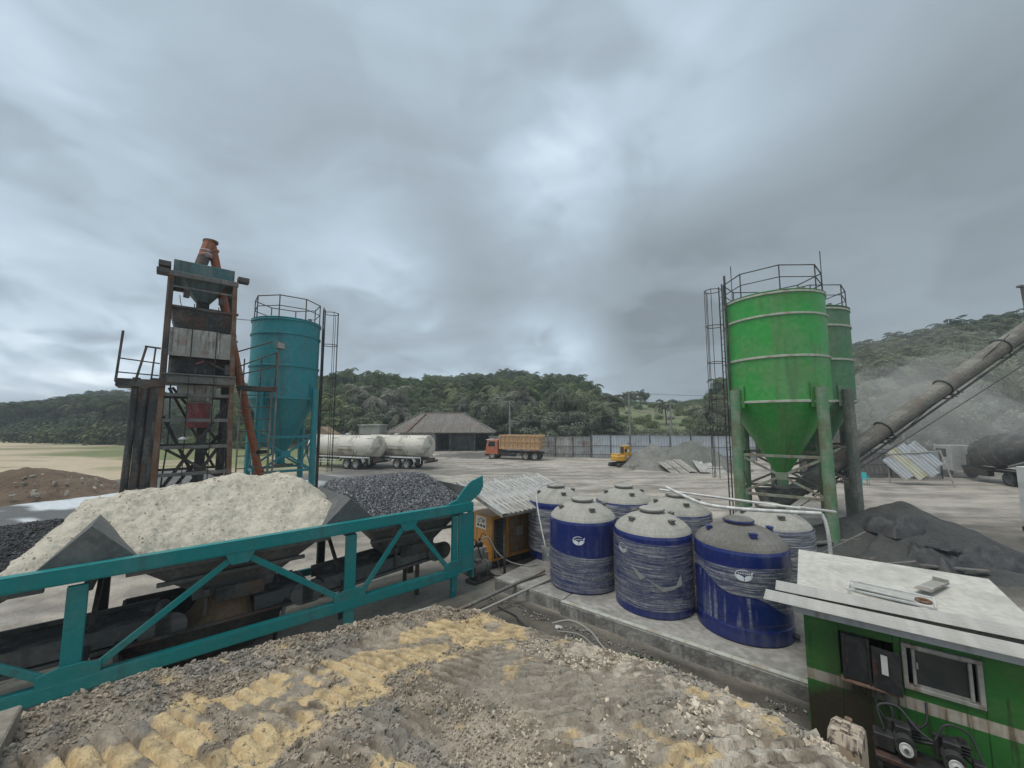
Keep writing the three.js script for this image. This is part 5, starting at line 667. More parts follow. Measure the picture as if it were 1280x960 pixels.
// ---------------------------------------------------------------- yard: fence, poles, house
function fenceRun(label, A, B, h, bays, m, opts = {}) {
  const dx = B[0] - A[0], dz = B[1] - A[1], L = Math.hypot(dx, dz), t = thing('metal_fence', label, 'fence', [A[0], -.05, A[1]], Math.atan2(-dz, dx)), bw = L / bays, g = corrugated(bw - .02, h - .1, .36, .07).rotateX(-Math.PI / 2).translate(0, .05, 0), r = rng(bays * 7);
  g.rotateX(0); for (let i = 0; i < bays; i++) { const p = part('fence_panel', g, m[Math.floor(r() * m.length)], t); p.position.set(i * bw + .01, (r() - .5) * .06, .03); p.scale.z = 1; p.rotation.x = 0; }
  for (let i = 0; i <= bays; i++) part('fence_post', [box(.09, h + .1, .09, i * bw, h / 2, .1)], mats.darkSteel, t); for (const y of [.15, .52, .97]) part('fence_rail', [box(L, .06, .05, L / 2, h * y, .11)], mats.darkSteel, t); return t;
}
const zincB = M(worn([.52, .57, .62], { dustA: .35, streak: [.3, .27, .24], streakA: .5, rustA: .15, seed: 81, m: 4 }), .5), zincC = M(worn([.36, .37, .37], { dustA: .5, streakA: .6, rustA: .4, seed: 82, m: 4 }), .6);
fenceRun('tall white corrugated metal fence closing the back of the yard', [11.2, -55.8], [31.5, -51.2], 3.25, 8, [mats.zinc, zincB]);
fenceRun('older grey corrugated fence behind the orange dump truck', [-3.5, -59.5], [11.1, -55.85], 3.0, 6, [zincC, mats.zincOld]);
fenceRun('dark corrugated fence beside the turquoise chair', [27.0, -37.4], [36.2, -35.2], 2.3, 4, [mats.zincDark]);
fenceRun('white corrugated fence stretch behind the leaning sheet', [33.0, -36.6], [38.1, -35.4], 2.6, 2, [mats.zinc]);
function utilityPole(x, z, h, label) { const t = thing('utility_pole', label, 'utility pole', [x, Math.max(groundY(x, z), hillY(x, z)) - .1, z], .2, 'poles behind the fence'); part('mast', [rod([0, 0, 0], [0, h, 0], .17, 10, .11)], mats.concrete, t); part('cross_arm', [box(1.5, .1, .1, 0, h - .3, 0)], mats.dustySteel, t); for (const a of [-.6, 0, .6]) part('insulator', [rod([a, h - .25, 0], [a, h - .05, 0], .06, 8)], mats.white, t); return t; }
utilityPole(-.35, -61.5, 8.4, 'pale concrete utility pole behind the orange dump truck'); utilityPole(17.6, -59, 9.6, 'tall concrete utility pole behind the white fence, wires spreading'); utilityPole(23.4, -58, 7.9, 'shorter concrete utility pole behind the stone heap'); utilityPole(36.5, -36.8, 5.4, 'slim pale pole above the leaning corrugated sheet');
const sag = (a, b, s) => pipe([0, .2, .4, .6, .8, 1].map((f) => [mix(a[0], b[0], f), mix(a[1], b[1], f) - s * 4 * f * (1 - f), mix(a[2], b[2], f)]), .03, 5, 24);
[[[-.35, 8.1, -61.5], [17.6, 9.3, -59], .5, 'upper'], [[17.6, 9.3, -59], [52, 9.6, -50], .8, 'upper'], [[-.35, 5.6, -61.5], [17.6, 6.8, -59], 1.1, 'lower'], [[17.6, 6.8, -59], [40, 5.0, -54], .9, 'lower'], [[-.35, 8.1, -61.5], [-30, 9.2, -66], .9, 'upper'], [[23.4, 7.6, -58], [44, 9.2, -50], .5, 'thin']].forEach(([a, b, s, k], i) => single('power_line', [sag(a, b, s)], mats.dustySteel, ['thin overhead wire from the truck pole to the tall pole', 'thin overhead wire from the tall pole past the green silo', 'sagging lower wire between the truck pole and the tall pole', 'lower wire drooping from the tall pole behind the stone heap', 'overhead wire from the truck pole over the tiled roof', 'wire from the shorter pole toward the palm slope'][i], 'wire', 'overhead wires'));
{ // house with hipped roof and open shed
  const t = thing('storage_house', 'low house with a grey tiled hip roof and a dark open shed end', 'house', [-21.0, -.1, -68], 0), W_ = 17.4, D_ = 8, e = 3.3, hr = 6.7;
  const P = [[-.6, e, .6], [W_ + .8, e, .6], [W_ + .8, e, -D_], [-.6, e, -D_], [4.6, hr, -D_ / 2 + .3], [12.0, hr, -D_ / 2 + .3]];
  const tri = (...f) => { const v = f.flatMap((k) => P[k]); const g = new THREE.BufferGeometry(); g.setAttribute('position', new THREE.Float32BufferAttribute(v, 3)); g.computeVertexNormals(); return boxUV(g); };
  const rf = part('roof', [tri(0, 1, 5), tri(0, 5, 4), tri(1, 2, 5), tri(2, 3, 4), tri(2, 4, 5), tri(3, 0, 4)], mats.tile, t);
  part('ridge_tiles', [beam(P[4], P[5], .3, .2), beam(P[0], P[4], .26, .18), beam(P[1], P[5], .26, .18)], mats.tile, rf); part('hip_patch', [beam([3.0, 3.35, .72], [5.4, 6.55, -3.3], .3, .1)], mats.rusty, rf, 'rust brown flashing on the roof slope'); part('eaves_board', [box(W_ + 1.4, .18, .06, W_ / 2 + .1, e - .06, .58)], mats.wood, rf);
  part('wall', [box(7.6, 2.4, .2, 4.0, 1.1, .0), box(7.6, .5, .2, 4.0, 3.05, 0), box(4.3, .5, .2, 2.35, 2.55, 0), box(.6, .5, .2, 5.5, 2.55, 0), box(.9, .5, .2, 7.35, 2.55, 0), box(.2, 3.3, D_ - .6, .2, 1.6, -D_ / 2), box(.2, 3.3, D_ - .6, 7.7, 1.6, -D_ / 2)], mats.wallWhite, t);
  part('window', [box(.66, .48, .08, 4.85, 2.55, -.02)], mats.darkIn, t); part('window', [box(1.06, .48, .08, 6.35, 2.55, -.02)], mats.darkIn, t);
  part('rear_wall', [box(W_, 3.3, .2, W_ / 2, 1.6, -D_ + .3)], mats.zincDark, t); part('side_wall', [box(.2, 3.3, D_ - .4, W_ + .1, 1.6, -D_ / 2)], mats.zincDark, t); for (const x of [10.4, 14.6, W_]) part('column', [box(.25, 3.3, .25, x, 1.6, .2)], mats.darkSteel, t); part('ceiling_beam', [box(9.8, .25, .2, 12.6, 3.15, .2)], mats.darkSteel, t);
  const tp = new THREE.PlaneGeometry(4.2, 2.6, 30, 16), pp = tp.attributes.position; for (let i = 0; i < pp.count; i++) pp.setZ(i, .18 * Math.sin(pp.getX(i) * 5 + Math.sin(pp.getY(i) * 2)) * (1 - (pp.getY(i) + 1.3) / 4)); tp.computeVertexNormals(); tp.translate(12.6, 1.6, -.4); part('tarpaulin', tp, mats.tarp, t);
  const o = thing('block_annex', 'small pale block building beside the tiled roof', 'building', [-24.6, -.1, -70]); part('wall', [box(3.6, 4.4, 4, 0, 2.2, 0)], mats.wallWhite, o); part('roof', [box(4.0, .2, 4.4, 0, 4.5, 0)], mats.zincOld, o);
  const c = thing('beach_hut', 'little hut with a thatch coloured roof and teal wall behind the tank trailers', 'hut', [-34.0, -.1, -72]); part('wall', [box(3.4, 2.6, 3, 0, 1.3, 0)], M(worn([.1, .22, .24], { seed: 84 }), .8), c); part('roof', [extr([[-2.3, 0], [2.3, 0], [0, 1.6]], 3.8).translate(0, 2.6, -1.9)], M(worn([.3, .2, .12], { seed: 85 }), .95), c);
}
// ---------------------------------------------------------------- vehicles
const tyreG = (R, w) => lathe([[R * .58, -w / 2], [R * .9, -w / 2], [R, -w * .36], [R, w * .36], [R * .9, w / 2], [R * .58, w / 2]], 28).rotateZ(Math.PI / 2), rimG = (R, w) => lathe([[0, -w * .15], [R * .22, -w * .18], [R * .26, -w * .3], [R * .5, -w * .28], [R * .58, -w * .5], [R * .6, 0], [R * .58, w * .5], [R * .5, w * .28], [R * .26, w * .3], [R * .22, w * .18], [0, w * .15]], 24).rotateZ(Math.PI / 2);
const tG = tyreG(.52, .32), rG = rimG(.52, .32);
function wheel(parent, x, y, z, rimM, s = 1, ax = 0) { const w = part('wheel', tG, mats.rubber, parent); w.position.set(x, y, z); w.scale.setScalar(s); w.rotation.y = ax; part('rim', rG, rimM, w); return w; }
function tankTrailer(px, pz, yaw, label) { // local x along the tank, rear end at +x
  const t = thing('tank_trailer', label, 'tank trailer', [px, -.06, pz], yaw, 'tank trailers parked in the yard'), r = 1.18, y = 2.42, L = 9.2;
  part('tank', [lathe([[0, -L / 2 - .28], [r * .6, -L / 2 - .2], [r * .93, -L / 2 - .06], [r, -L / 2 + .05], [r, L / 2 - .05], [r * .93, L / 2 + .06], [r * .6, L / 2 + .2], [0, L / 2 + .28]], 40).rotateZ(-Math.PI / 2).translate(0, y, 0)], mats.tanker, t);
  for (const x of [-2.6, -.2, 2.2, 4.3]) part('tank_band', [lathe([[r, -.04], [r + .02, -.03], [r + .02, .03], [r, .04]], 40).rotateZ(-Math.PI / 2).translate(x, y, 0)], mats.tanker, t);
  part('chassis', [box(L + .6, .22, .18, .1, 1.08, .55), box(L + .6, .22, .18, .1, 1.08, -.55), box(.2, .22, 1.0, 4.8, 1.08, 0), box(.2, .22, 1.0, -4.6, 1.08, 0), box(.2, .3, 1.2, 1.5, 1.12, 0)], mats.darkSteel, t);
  part('side_rail', [box(L - .4, .12, .06, 0, 1.3, 1.15), box(4.4, .09, .05, -2.4, .95, 1.15), box(4.4, .09, .05, -2.4, .68, 1.15), ...[-4.4, -3.2, -2, -.8, 3.6, 4.4].map((x) => box(.06, .65, .05, x, .98, 1.13))], mats.white, t); part('side_rail', [box(L - .4, .12, .06, 0, 1.3, -1.15)], mats.white, t);
  part('mudguard', [box(2.9, .05, .4, 1.9, 1.22, 1.0), beam([.45, 1.2, 1.0], [.2, .8, 1.0], .4, .04), beam([3.35, 1.2, 1.0], [3.6, .8, 1.0], .4, .04)], mats.white, t); part('bumper', [box(.12, .22, 2.3, 4.95, .85, 0)], mats.blackSteel, t); part('saddle', [box(.3, .3, 1.3, -3.4, 1.32, 0), box(.3, .3, 1.3, 3.2, 1.32, 0)], mats.darkSteel, t);
  for (const x of [1.25, 2.55]) for (const s of [1, -1]) wheel(t, x, .56, s * .98, mats.palePanel, 1.06, Math.PI / 2); part('ladder', [rod([2.2, 1.3, 1.2], [2.2, 3.5, .7], .025, 6), rod([2.6, 1.3, 1.2], [2.6, 3.5, .7], .025, 6)], mats.darkSteel, t); part('manhole', [rod([.3, y + r - .03, 0], [.3, y + r + .18, 0], .3, 18)], mats.tanker, t); part('walkway', [box(L * .7, .05, .5, 0, y + r + .05, -.1)], mats.darkSteel, t); for (const s of [1, -1]) part('tail_lamp', [box(.05, .12, .3, 5.02, .95, s * .85)], mats.red, t); part('landing_leg', [box(.14, .95, .14, -3.2, .5, .5), box(.14, .95, .14, -3.2, .5, -.5)], mats.darkSteel, t); return t;
}
tankTrailer(-18.5, -44.2, -.40, 'grimy cream tank trailer next to the teal silo ladder'); tankTrailer(-13.1, -44.3, -.42, 'grimy cream tank trailer with bumper end toward the tiled house');
{ // orange dump truck: local x toward its tail
  const t = thing('dump_truck', 'orange cab dump truck with a ribbed tan tipper body by the fence', 'truck', [1.0, -.06, -53.4], -.34);
  part('chassis', [box(7.4, .25, .9, -.3, 1.0, 0), box(1.4, .6, .5, -1.6, .8, .85), rod([-.9, .75, .9], [-.2, .75, .9], .3, 14)], mats.blackSteel, t);
  const cab = part('cab', [extr([[-4.4, .75], [-2.75, .75], [-2.75, 2.55], [-4.15, 2.55], [-4.38, 1.7]], 2.2, .05).translate(0, 0, -1.1)], mats.truckOrange, t); part('windscreen', [beam([-4.44, 1.72, 0], [-4.22, 2.45, 0], 1.9, .02, 0)], mats.glass, cab); part('side_window', [extr([[-4.1, 1.75], [-3.1, 1.75], [-3.1, 2.4], [-3.95, 2.4]], .02).translate(0, 0, 1.14)], M(null, .2, { c: C(.03, .035, .035) }), cab); part('sun_visor', [box(.5, .06, 2.0, -4.25, 2.62, 0)], mats.white, cab); part('bumper', [box(.25, .35, 2.3, -4.5, .62, 0)], mats.red, cab); for (const s of [1, -1]) part('headlight', [box(.05, .18, .3, -4.64, .68, s * .8)], mats.palePanel, cab); part('door_handle', [box(.15, .04, .04, -3.05, 1.5, 1.16)], mats.blackSteel, cab);
  const b = part('tipper_body', [box(5.6, 1.7, .1, .35, 2.35, 1.15), box(5.6, 1.7, .1, .35, 2.35, -1.15), box(.1, 1.75, 2.3, -2.45, 2.4, 0), box(5.6, .12, 2.3, .35, 1.5, 0)], mats.dumpTan, t); for (let i = 0; i < 10; i++) part('rib', [box(.12, 1.6, .12, -2.3 + i * .59, 2.35, 1.24)], mats.dumpTan, b); part('side_rail', [box(5.6, .12, .14, .35, 2.42, 1.23), box(5.7, .16, .18, .35, 3.2, 1.2), box(5.7, .16, .18, .35, 3.2, -1.2), box(5.6, .18, .14, .35, 1.52, 1.24)], mats.dumpTan, b);
  const tg = part('tailgate', [box(.1, 1.65, 2.3, 3.2, 2.35, 0)], mats.dumpTan, b, 'brown plank tailgate'); for (const y of [1.8, 2.3, 2.8]) part('board', [box(.06, .1, 2.2, 3.28, y, 0)], mats.wood, tg);
  for (const x of [-3.5, 1.2, 2.45]) for (const s of [1, -1]) wheel(t, x, .54, s * .98, mats.palePanel, 1.02, Math.PI / 2); part('mudguard', [box(2.6, .05, .5, 1.8, 1.2, .98)], mats.red, t); part('mud_flap', [box(.03, .6, .5, 3.2, .75, .98)], mats.rubber, t);
}
{ // small yellow excavator seen from behind
  const t = thing('excavator', 'small yellow excavator with folded boom beside the stone heap', 'excavator', [12.2, -.06, -44.9], .5); t.scale.setScalar(.82);
  for (const s of [-1, 1]) { const k = part('track', [extr([[-1.15, .1], [-.95, 0], [.95, 0], [1.15, .1], [1.25, .32], [1.1, .55], [-1.1, .55], [-1.25, .32]], .42, .03).translate(0, 0, s * .8 - .21)], mats.rubber, t); for (let i = 0; i < 6; i++) part('track_roller', [rod([-.85 + i * .34, .25, s * .8 + .22], [-.85 + i * .34, .25, s * .8 + .26], .12, 12)], mats.darkSteel, k); }
  part('undercarriage', [box(1.2, .3, 1.2, 0, .5, 0), rod([0, .55, 0], [0, .85, 0], .5, 20)], mats.blackSteel, t);
  const u = part('upper_body', [lathe([[.2, .85], [1.05, .85], [1.1, .95], [1.1, 1.45], [1.0, 1.6], [.2, 1.62]], 30).scale(1, 1, .92).translate(-.25, 0, 0)], mats.yellow, t); part('engine_cover', [box(.9, .22, 1.4, -.6, 1.68, 0)], mats.yellow, u); const cb = part('cab', [box(.07, 1.2, .07, .0, 2.2, .1), box(.07, 1.2, .07, .0, 2.2, .85), box(.07, 1.2, .07, .95, 2.2, .1), box(.07, 1.2, .07, .95, 2.2, .85), box(1.15, .1, .95, .47, 2.83, .47), box(1.0, .5, .8, .47, 1.75, .47)], mats.yellow, t); part('cab_glass', [box(.02, 1.0, .7, -.02, 2.25, .47)], mats.glass, cb); part('seat', [box(.5, .6, .5, .35, 2.1, .47)], mats.blackSteel, cb);
  const bm = part('boom', [beam([.7, 1.2, -.3], [1.5, 2.75, -.3], .3, .38), beam([1.5, 2.75, -.3], [2.4, 2.3, -.3], .26, .32)], mats.yellow, t); part('stick', [beam([2.35, 2.35, -.3], [2.1, .9, -.3], .22, .26)], mats.yellow, bm); part('hydraulic_ram', [rod([.9, 1.3, -.05], [1.6, 2.6, -.1], .06, 8), rod([1.7, 3.2, -.3], [2.6, 3.0, -.3], .06, 8)], mats.dustySteel, bm); part('bucket', [extr([[0, 0], [.5, -.1], [.6, -.55], [.3, -.75], [-.05, -.5]], .7).translate(2.0, 1.0, -.65)], mats.darkSteel, bm);
}
{ // concrete mixer truck, tail toward the ramp: local x toward the tail
  const t = thing('mixer_truck', 'dust covered concrete mixer truck with white cab and lowered chute', 'truck', [40.4, -.06, -32.6], -1.72), dm = M(worn([.09, .09, .085], { dust: [.2, .19, .17], dustA: .7, streak: [.04, .04, .04], streakA: .4, seed: 87, m: 3 }), .8);
  part('chassis', [box(8.6, .3, .9, .2, 1.05, 0), box(2.0, .5, .5, -1.2, .8, .9)], mats.blackSteel, t); const c = part('cab', [extr([[-5.0, .7], [-3.2, .7], [-3.2, 2.85], [-4.8, 2.85], [-4.98, 1.8]], 2.3, .05).translate(0, 0, -1.15)], mats.white, t); part('windscreen', [beam([-5.05, 1.8, 0], [-4.88, 2.7, 0], 2.0, .02)], mats.glass, c); part('side_window', [extr([[-4.7, 1.85], [-3.6, 1.85], [-3.6, 2.6], [-4.6, 2.6]], .02).translate(0, 0, 1.18)], M(null, .2, { c: C(.05, .055, .055) }), c); for (const s of [1, -1]) part('mirror', [box(.06, .4, .2, -4.9, 2.3, s * 1.4), rod([-4.85, 2.4, s * 1.1], [-4.9, 2.4, s * 1.4], .02, 5)], mats.blackSteel, c);
  const dr = part('drum', [lathe([[0, -2.6], [.7, -2.55], [1.0, -2.2], [1.32, -.9], [1.36, .1], [1.25, .9], [.62, 2.5], [.6, 2.62], [.5, 2.6]], 36).rotateZ(-Math.PI / 2 + .2).translate(.3, 2.75, 0)], dm, t); for (const f of [-.8, .2]) part('drum_band', [lathe([[1.33, -.04], [1.40, -.03], [1.40, .03], [1.33, .04]], 36).translate(0, f, 0).rotateZ(-Math.PI / 2 + .2).translate(.3, 2.75, 0)], mats.dustySteel, dr);
  part('pedestal', [box(.3, 1.4, 1.2, 2.3, 1.9, 0), beam([2.4, 2.5, .5], [3.2, 3.5, .5], .1), beam([2.4, 2.5, -.5], [3.2, 3.5, -.5], .1), box(.3, 1.0, 1.0, -2.5, 1.7, 0)], mats.darkSteel, t); part('charge_hopper', [hull([[2.7, 4.1, .6], [3.7, 4.1, .6], [3.7, 4.1, -.6], [2.7, 4.1, -.6]], [[2.8, 3.5, .3], [3.2, 3.5, .3], [3.2, 3.5, -.3], [2.8, 3.5, -.3]])], dm, t); part('chute', [hull([[3.1, 3.0, .5], [3.6, 3.0, .5], [3.6, 3.0, -.3], [3.1, 3.0, -.3]], [[3.2, 2.5, .3], [3.6, 2.5, .3], [3.6, 2.5, -.1], [3.2, 2.5, -.1]]), beam([3.3, 2.5, .1], [2.3, 1.6, 1.9], .5, .12)], dm, t); part('rear_ladder', [rod([3.9, 1.0, .5], [3.6, 3.9, .5], .03, 6), rod([3.9, 1.0, .8], [3.6, 3.9, .8], .03, 6)], mats.palePanel, t); part('platform', [box(.5, .08, 2.0, 4.3, 1.0, 0)], mats.darkSteel, t);
  for (const x of [-4.0, 1.4, 2.75]) for (const s of [1, -1]) wheel(t, x, .55, s * 1.0, dm, 1.05, Math.PI / 2); part('mudguard', [box(2.9, .05, .6, 2.1, 1.2, 1.0), box(2.9, .05, .6, 2.1, 1.2, -1.0)], dm, t);
}
{ // white truck whose body end shows at the yard's side
  const t = thing('box_truck', 'white truck body with torn mudflap parked near the dark sand heap', 'truck', [24.0, -.06, -16.6], .3);
  part('body', [box(4.6, 2.3, 2.3, .1, 2.0, 0)], mats.white, t); part('frame', [box(5.4, .25, .9, -.4, .75, 0)], mats.blackSteel, t); for (const x of [-2.0, -1.0, 0, 1.0]) part('body_rib', [box(.08, 2.2, .06, x, 2.0, 1.18)], mats.palePanel, t); part('cab', [box(1.5, 1.9, 2.2, 3.3, 1.6, 0)], mats.white, t); part('mud_flap', [box(.03, .8, .5, -2.15, .6, .9, 0, 0, .15)], mats.rubber, t); for (const x of [-1.4, 3.1]) for (const s of [1, -1]) wheel(t, x, .54, s * .95, mats.dustySteel, 1.02, Math.PI / 2); part('bumper', [box(.1, .2, 2.2, -2.35, .6, 0)], mats.darkSteel, t);
}
// ---------------------------------------------------------------- heaps and loose things in the yard
function pileAt(name, label, cx, cz, R, h, seed, c0, c1, m = sandMat, ex = 1, rot = 0, cat = 'heap') {
  const g = sheet(graded([[-R * ex, R / 38], [R * ex]]), graded([[R, R / 38], [-R]]), (x, z) => { const a = Math.atan2(z, x / ex), d = Math.hypot(x / ex, z) / (R * (.86 + .22 * vn(a * 1.6 + 9, seed, seed))); const k = clamp(1 - d); return -.25 + (h + .25) * Math.pow(sm(clamp(k * .72 + .0)) / sm(.72), .8) * (k > 0 ? 1 : 0) + (k > 0 ? 1 : 0) * (.22 * h * (fbm(x * 1.1 / R * 4, z * 1.1 / R * 4, 4, seed) - .5) * Math.min(1, k * 4) + .10 * (fbm(x * 4, z * 4, 4, seed + 3) - .5)); }, (x, z) => mix3(c0, c1, fbm(x * 1.3, z * 1.3, 4, seed + 9))); g.rotateY(rot); g.translate(cx, 0, cz); return single(name, g, m, label, cat, null, 'stuff');
}
pileAt('sand_heap', 'dark damp black sand heap behind the green hut', 15.9, -16.4, 4.6, 1.75, 505, [.045, .046, .044], [.085, .085, .08], sandMat, 1.15, .5);
pileAt('stone_heap', 'grey crushed stone heap in front of the white fence', 19.9, -44.2, 5.2, 3.0, 509, [.12, .123, .108], [.21, .21, .185], sandMat, 1.35, -.2);
pileAt('stone_heap', 'lower stone heap beside the yellow excavator', 15.9, -45, 4.4, 2.7, 513, [.16, .155, .14], [.25, .24, .215], sandMat, 1.1, 0);
pileAt('soil_mound', 'brown soil mound with stones at the edge of the beach', -33.5, -27.5, 6.0, 1.9, 517, [.10, .065, .042], [.19, .135, .09], sandMat, 1.3, .6);
pileAt('soil_mound', 'grey earth bank behind the brown mound by the tower posts', -27.5, -33.5, 5.0, 1.2, 521, [.10, .10, .095], [.2, .195, .185], sandMat, 1.6, .5);
stones('mound_stones', 'pale stones scattered on the brown soil mound', 160, 61, (r) => { const a = r() * 6.28, d = Math.sqrt(r()) * 4.4; return [-33.5 + Math.cos(a) * d * 1.2, 1.75 * (1 - d / 5.4) + .0, -27.5 + Math.sin(a) * d, .05 + .16 * r() * r(), ((k) => [.4 * k, .36 * k, .3 * k])(.5 + .6 * r())]; });
stones('rubble', 'broken stone rubble at the foot of the stone heap', 420, 63, (r) => [12.6 + r() * 7, .05 + .3 * r(), -42.6 - r() * 2.2 + 1.0 * r(), .05 + .15 * r() * r(), ((k) => [.26 * k, .25 * k, .23 * k])(.6 + .6 * r())]);
{ // corrugated sheets lying on the stone heap
  [[17.0, -39.3, .2, -.28, 'pale corrugated sheet lying against the stone heap, excavator side'], [19.7, -38.9, -.15, -.30, 'pale corrugated sheet lying against the stone heap, silo side']].forEach(([x, z, ry, rx, l], i) => { const t = thing('leaning_sheet', l, 'metal sheet', [x, .02, z], ry, 'sheets against the stone heap'), g = corrugated(.86, 2.9, .2, .04); for (let k = 0; k < 3; k++) { const s = part('sheet_panel', g, i ? mats.zincOld : mats.palePanel, t); s.position.set(-1.3 + k * .87, .9 + (k - 1) * (i ? -.12 : .12), -2.6); s.rotation.x = .34; } part('batten', [beam([-1.3, .32, -.9], [1.4, .32, -.9], .07)], mats.wood, t); });
  // leaning corrugated sheet with a yellow stain on its pole frame
  const t = thing('leaning_sheet', 'tilted corrugated sheet with a yellow stain hanging on a pole frame', 'metal sheet', [32.3, -.05, -31.6], -.35), ym = M(worn([.5, .5, .42], { dust: [.48, .42, .2], dustA: .7, streakA: .3, seed: 91, m: 2.5 }), .6);
  for (let k = 0; k < 4; k++) { const g = corrugated(.74, [2.0, 2.7, 2.9, 2.3][k], .24, .05).rotateX(-Math.PI / 2).translate(-1.5 + k * .75, [.55, .1, -.15, .2][k], .01 * k); g.rotateZ(.62); g.rotateX(-.3); g.translate(.55, .75, 0); part('sheet_panel', g, k === 1 ? ym : mats.zinc, t, k === 1 ? 'sheet with a yellow paint stain' : undefined); }
  part('frame_pole', [rod([-1.7, 0, -.5], [-1.7, 2.4, -.5], .06, 8)], mats.palePanel, t); part('frame_pole', [rod([1.9, 0, .3], [1.6, 2.8, -.5], .06, 8)], mats.palePanel, t); part('frame_pole', [rod([-1.8, 2.35, -.5], [1.7, 2.7, -.5], .05, 8)], mats.palePanel, t);
  const c = thing('plastic_chair', 'turquoise plastic chair in front of the dark fence', 'chair', [28.6, -.05, -32.4], -.4), cm = M(null, .5, { c: C(.05, .42, .42) }); part('seat', [box(.46, .04, .46, 0, .44, 0)], cm, c); part('backrest', [box(.44, .42, .04, 0, .7, -.22, -.15, 0, 0)], cm, c); for (const [a, b] of [[-1, -1], [1, -1], [1, 1], [-1, 1]]) part('leg', [rod([a * .23, 0, b * .22], [a * .2, .44, b * .19], .025, 6)], cm, c); for (const a of [-1, 1]) part('armrest', [box(.05, .03, .42, a * .24, .66, 0), box(.04, .24, .04, a * .24, .55, .18)], cm, c);
  const r = copy(c, 'red plastic chair beside the turquoise chair'); r.position.set(27.4, -.05, -32.9); r.traverse((o) => { if (o.isMesh) o.material = M(null, .6, { c: C(.2, .05, .045) }); });
}
{ // crumpled tarpaulins and steel scrap by the dark sand heap
  const rag = (x, y, z, w, l, ry, seed, label, m = mats.tarp) => { const g = new THREE.PlaneGeometry(w, l, 22, 22).rotateX(-Math.PI / 2), p = g.attributes.position; for (let i = 0; i < p.count; i++) { const X = p.getX(i), Z = p.getZ(i), e = 1 - Math.max(Math.abs(X) / w, Math.abs(Z) / l) * 2; const f = Math.abs(fbm(X * 1.4 + seed, Z * 1.4, 3, seed) - .5), k = Math.abs(Math.sin(X * 3.2 + 2 * vn(X, Z * 2, seed) * 3 + Z)) ; p.setXYZ(i, X * (1 - .2 * f), (.75 - 1.5 * f) * .8 * Math.sqrt(clamp(e * 1.5)) + .1 * k * clamp(e * 3) + .02, Z); } g.computeVertexNormals(); const o = single('tarpaulin', boxUV(g.toNonIndexed()), m, label, 'tarpaulin', 'tarpaulins by the dark heap'); o.position.set(x, y, z); o.rotation.y = ry; };
  rag(14.7, .1, -14.3, 2.6, 1.9, .4, 3, 'crumpled black tarpaulin at the foot of the dark sand heap'); rag(16.2, .1, -13.9, 2.8, 1.8, -.3, 11, 'dusty folded black tarpaulin behind the hut roof'); rag(15.0, .75, -15.6, 2.4, 1.6, .1, 17, 'flat black tarpaulin draped on the dark sand heap'); rag(13.9, -.05, -15.4, 1.4, 1.2, 1, 23, 'small black tarpaulin beside the green silo leg');
  const s = (a, b, w, l, m = mats.dustySteel) => single('steel_scrap', [beam(a, b, w, w * .5)], m, l, 'scrap', 'scrap steel by the silos'); s([12.2, .1, -14.2], [14.6, .6, -14.9], .12, 'dusty steel channel lying beside the green silo legs'); s([11.2, .05, -15.0], [12.6, 1.1, -14.4], .08, 'thin steel bar leaning near the green silo leg'); s([13.4, .3, -13.4], [15.2, .25, -13.0], .14, 'dusty square tube in front of the black tarpaulins'); s([10.6, .1, -16], [13.4, .5, -15.6], .16, 'wide steel angle under the green silo'); s([11.6, .05, -14.0], [13.2, .45, -13.3], .09, 'bent steel strip between the wrapped tank and the silo');
  { const r = rng(808); for (let i = 0; i < 12; i++) { const w = .5 + .9 * r(), o = single('metal_scrap', [box(w, .02, .35 + .5 * r()), box(.03, .06, .4, w / 2, .02, 0)], i % 3 ? mats.tarp : mats.darkSteel, 'bent dark scrap panel in the pile by the black tarpaulins', 'scrap', 'scrap panels by the tarpaulins'); o.position.set(13.7 + 2.3 * r(), .25 + .55 * r(), -15.2 + 1.7 * r()); o.rotation.set((r() - .5) * 1.3, r() * 6.28, (r() - .5) * 1.3); } }
  const p = thing('pallet_stack', 'stack of grey timber boards under the green silo', 'timber', [10.2, 0, -15.6], .5); for (let i = 0; i < 6; i++) part('board', [box(2.2, .05, .22, (i % 2) * .1, .05 + Math.floor(i / 3) * .12, (i % 3) * .28 - .28, 0, (i % 3) * .05, 0)], mats.wood, p); part('bearer', [box(.1, .06, .9, -.8, .0, 0), box(.1, .06, .9, .8, .0, 0)], mats.wood, p);
  single('mast', [rod([25.5, 0, -18.6], [24.62, 11.5, -18.4], .08, 10, .06), box(.6, .1, .2, 24.75, 11.5, -18.4)], mats.dustySteel, 'slim steel mast with a short arm beyond the auger', 'mast');
}
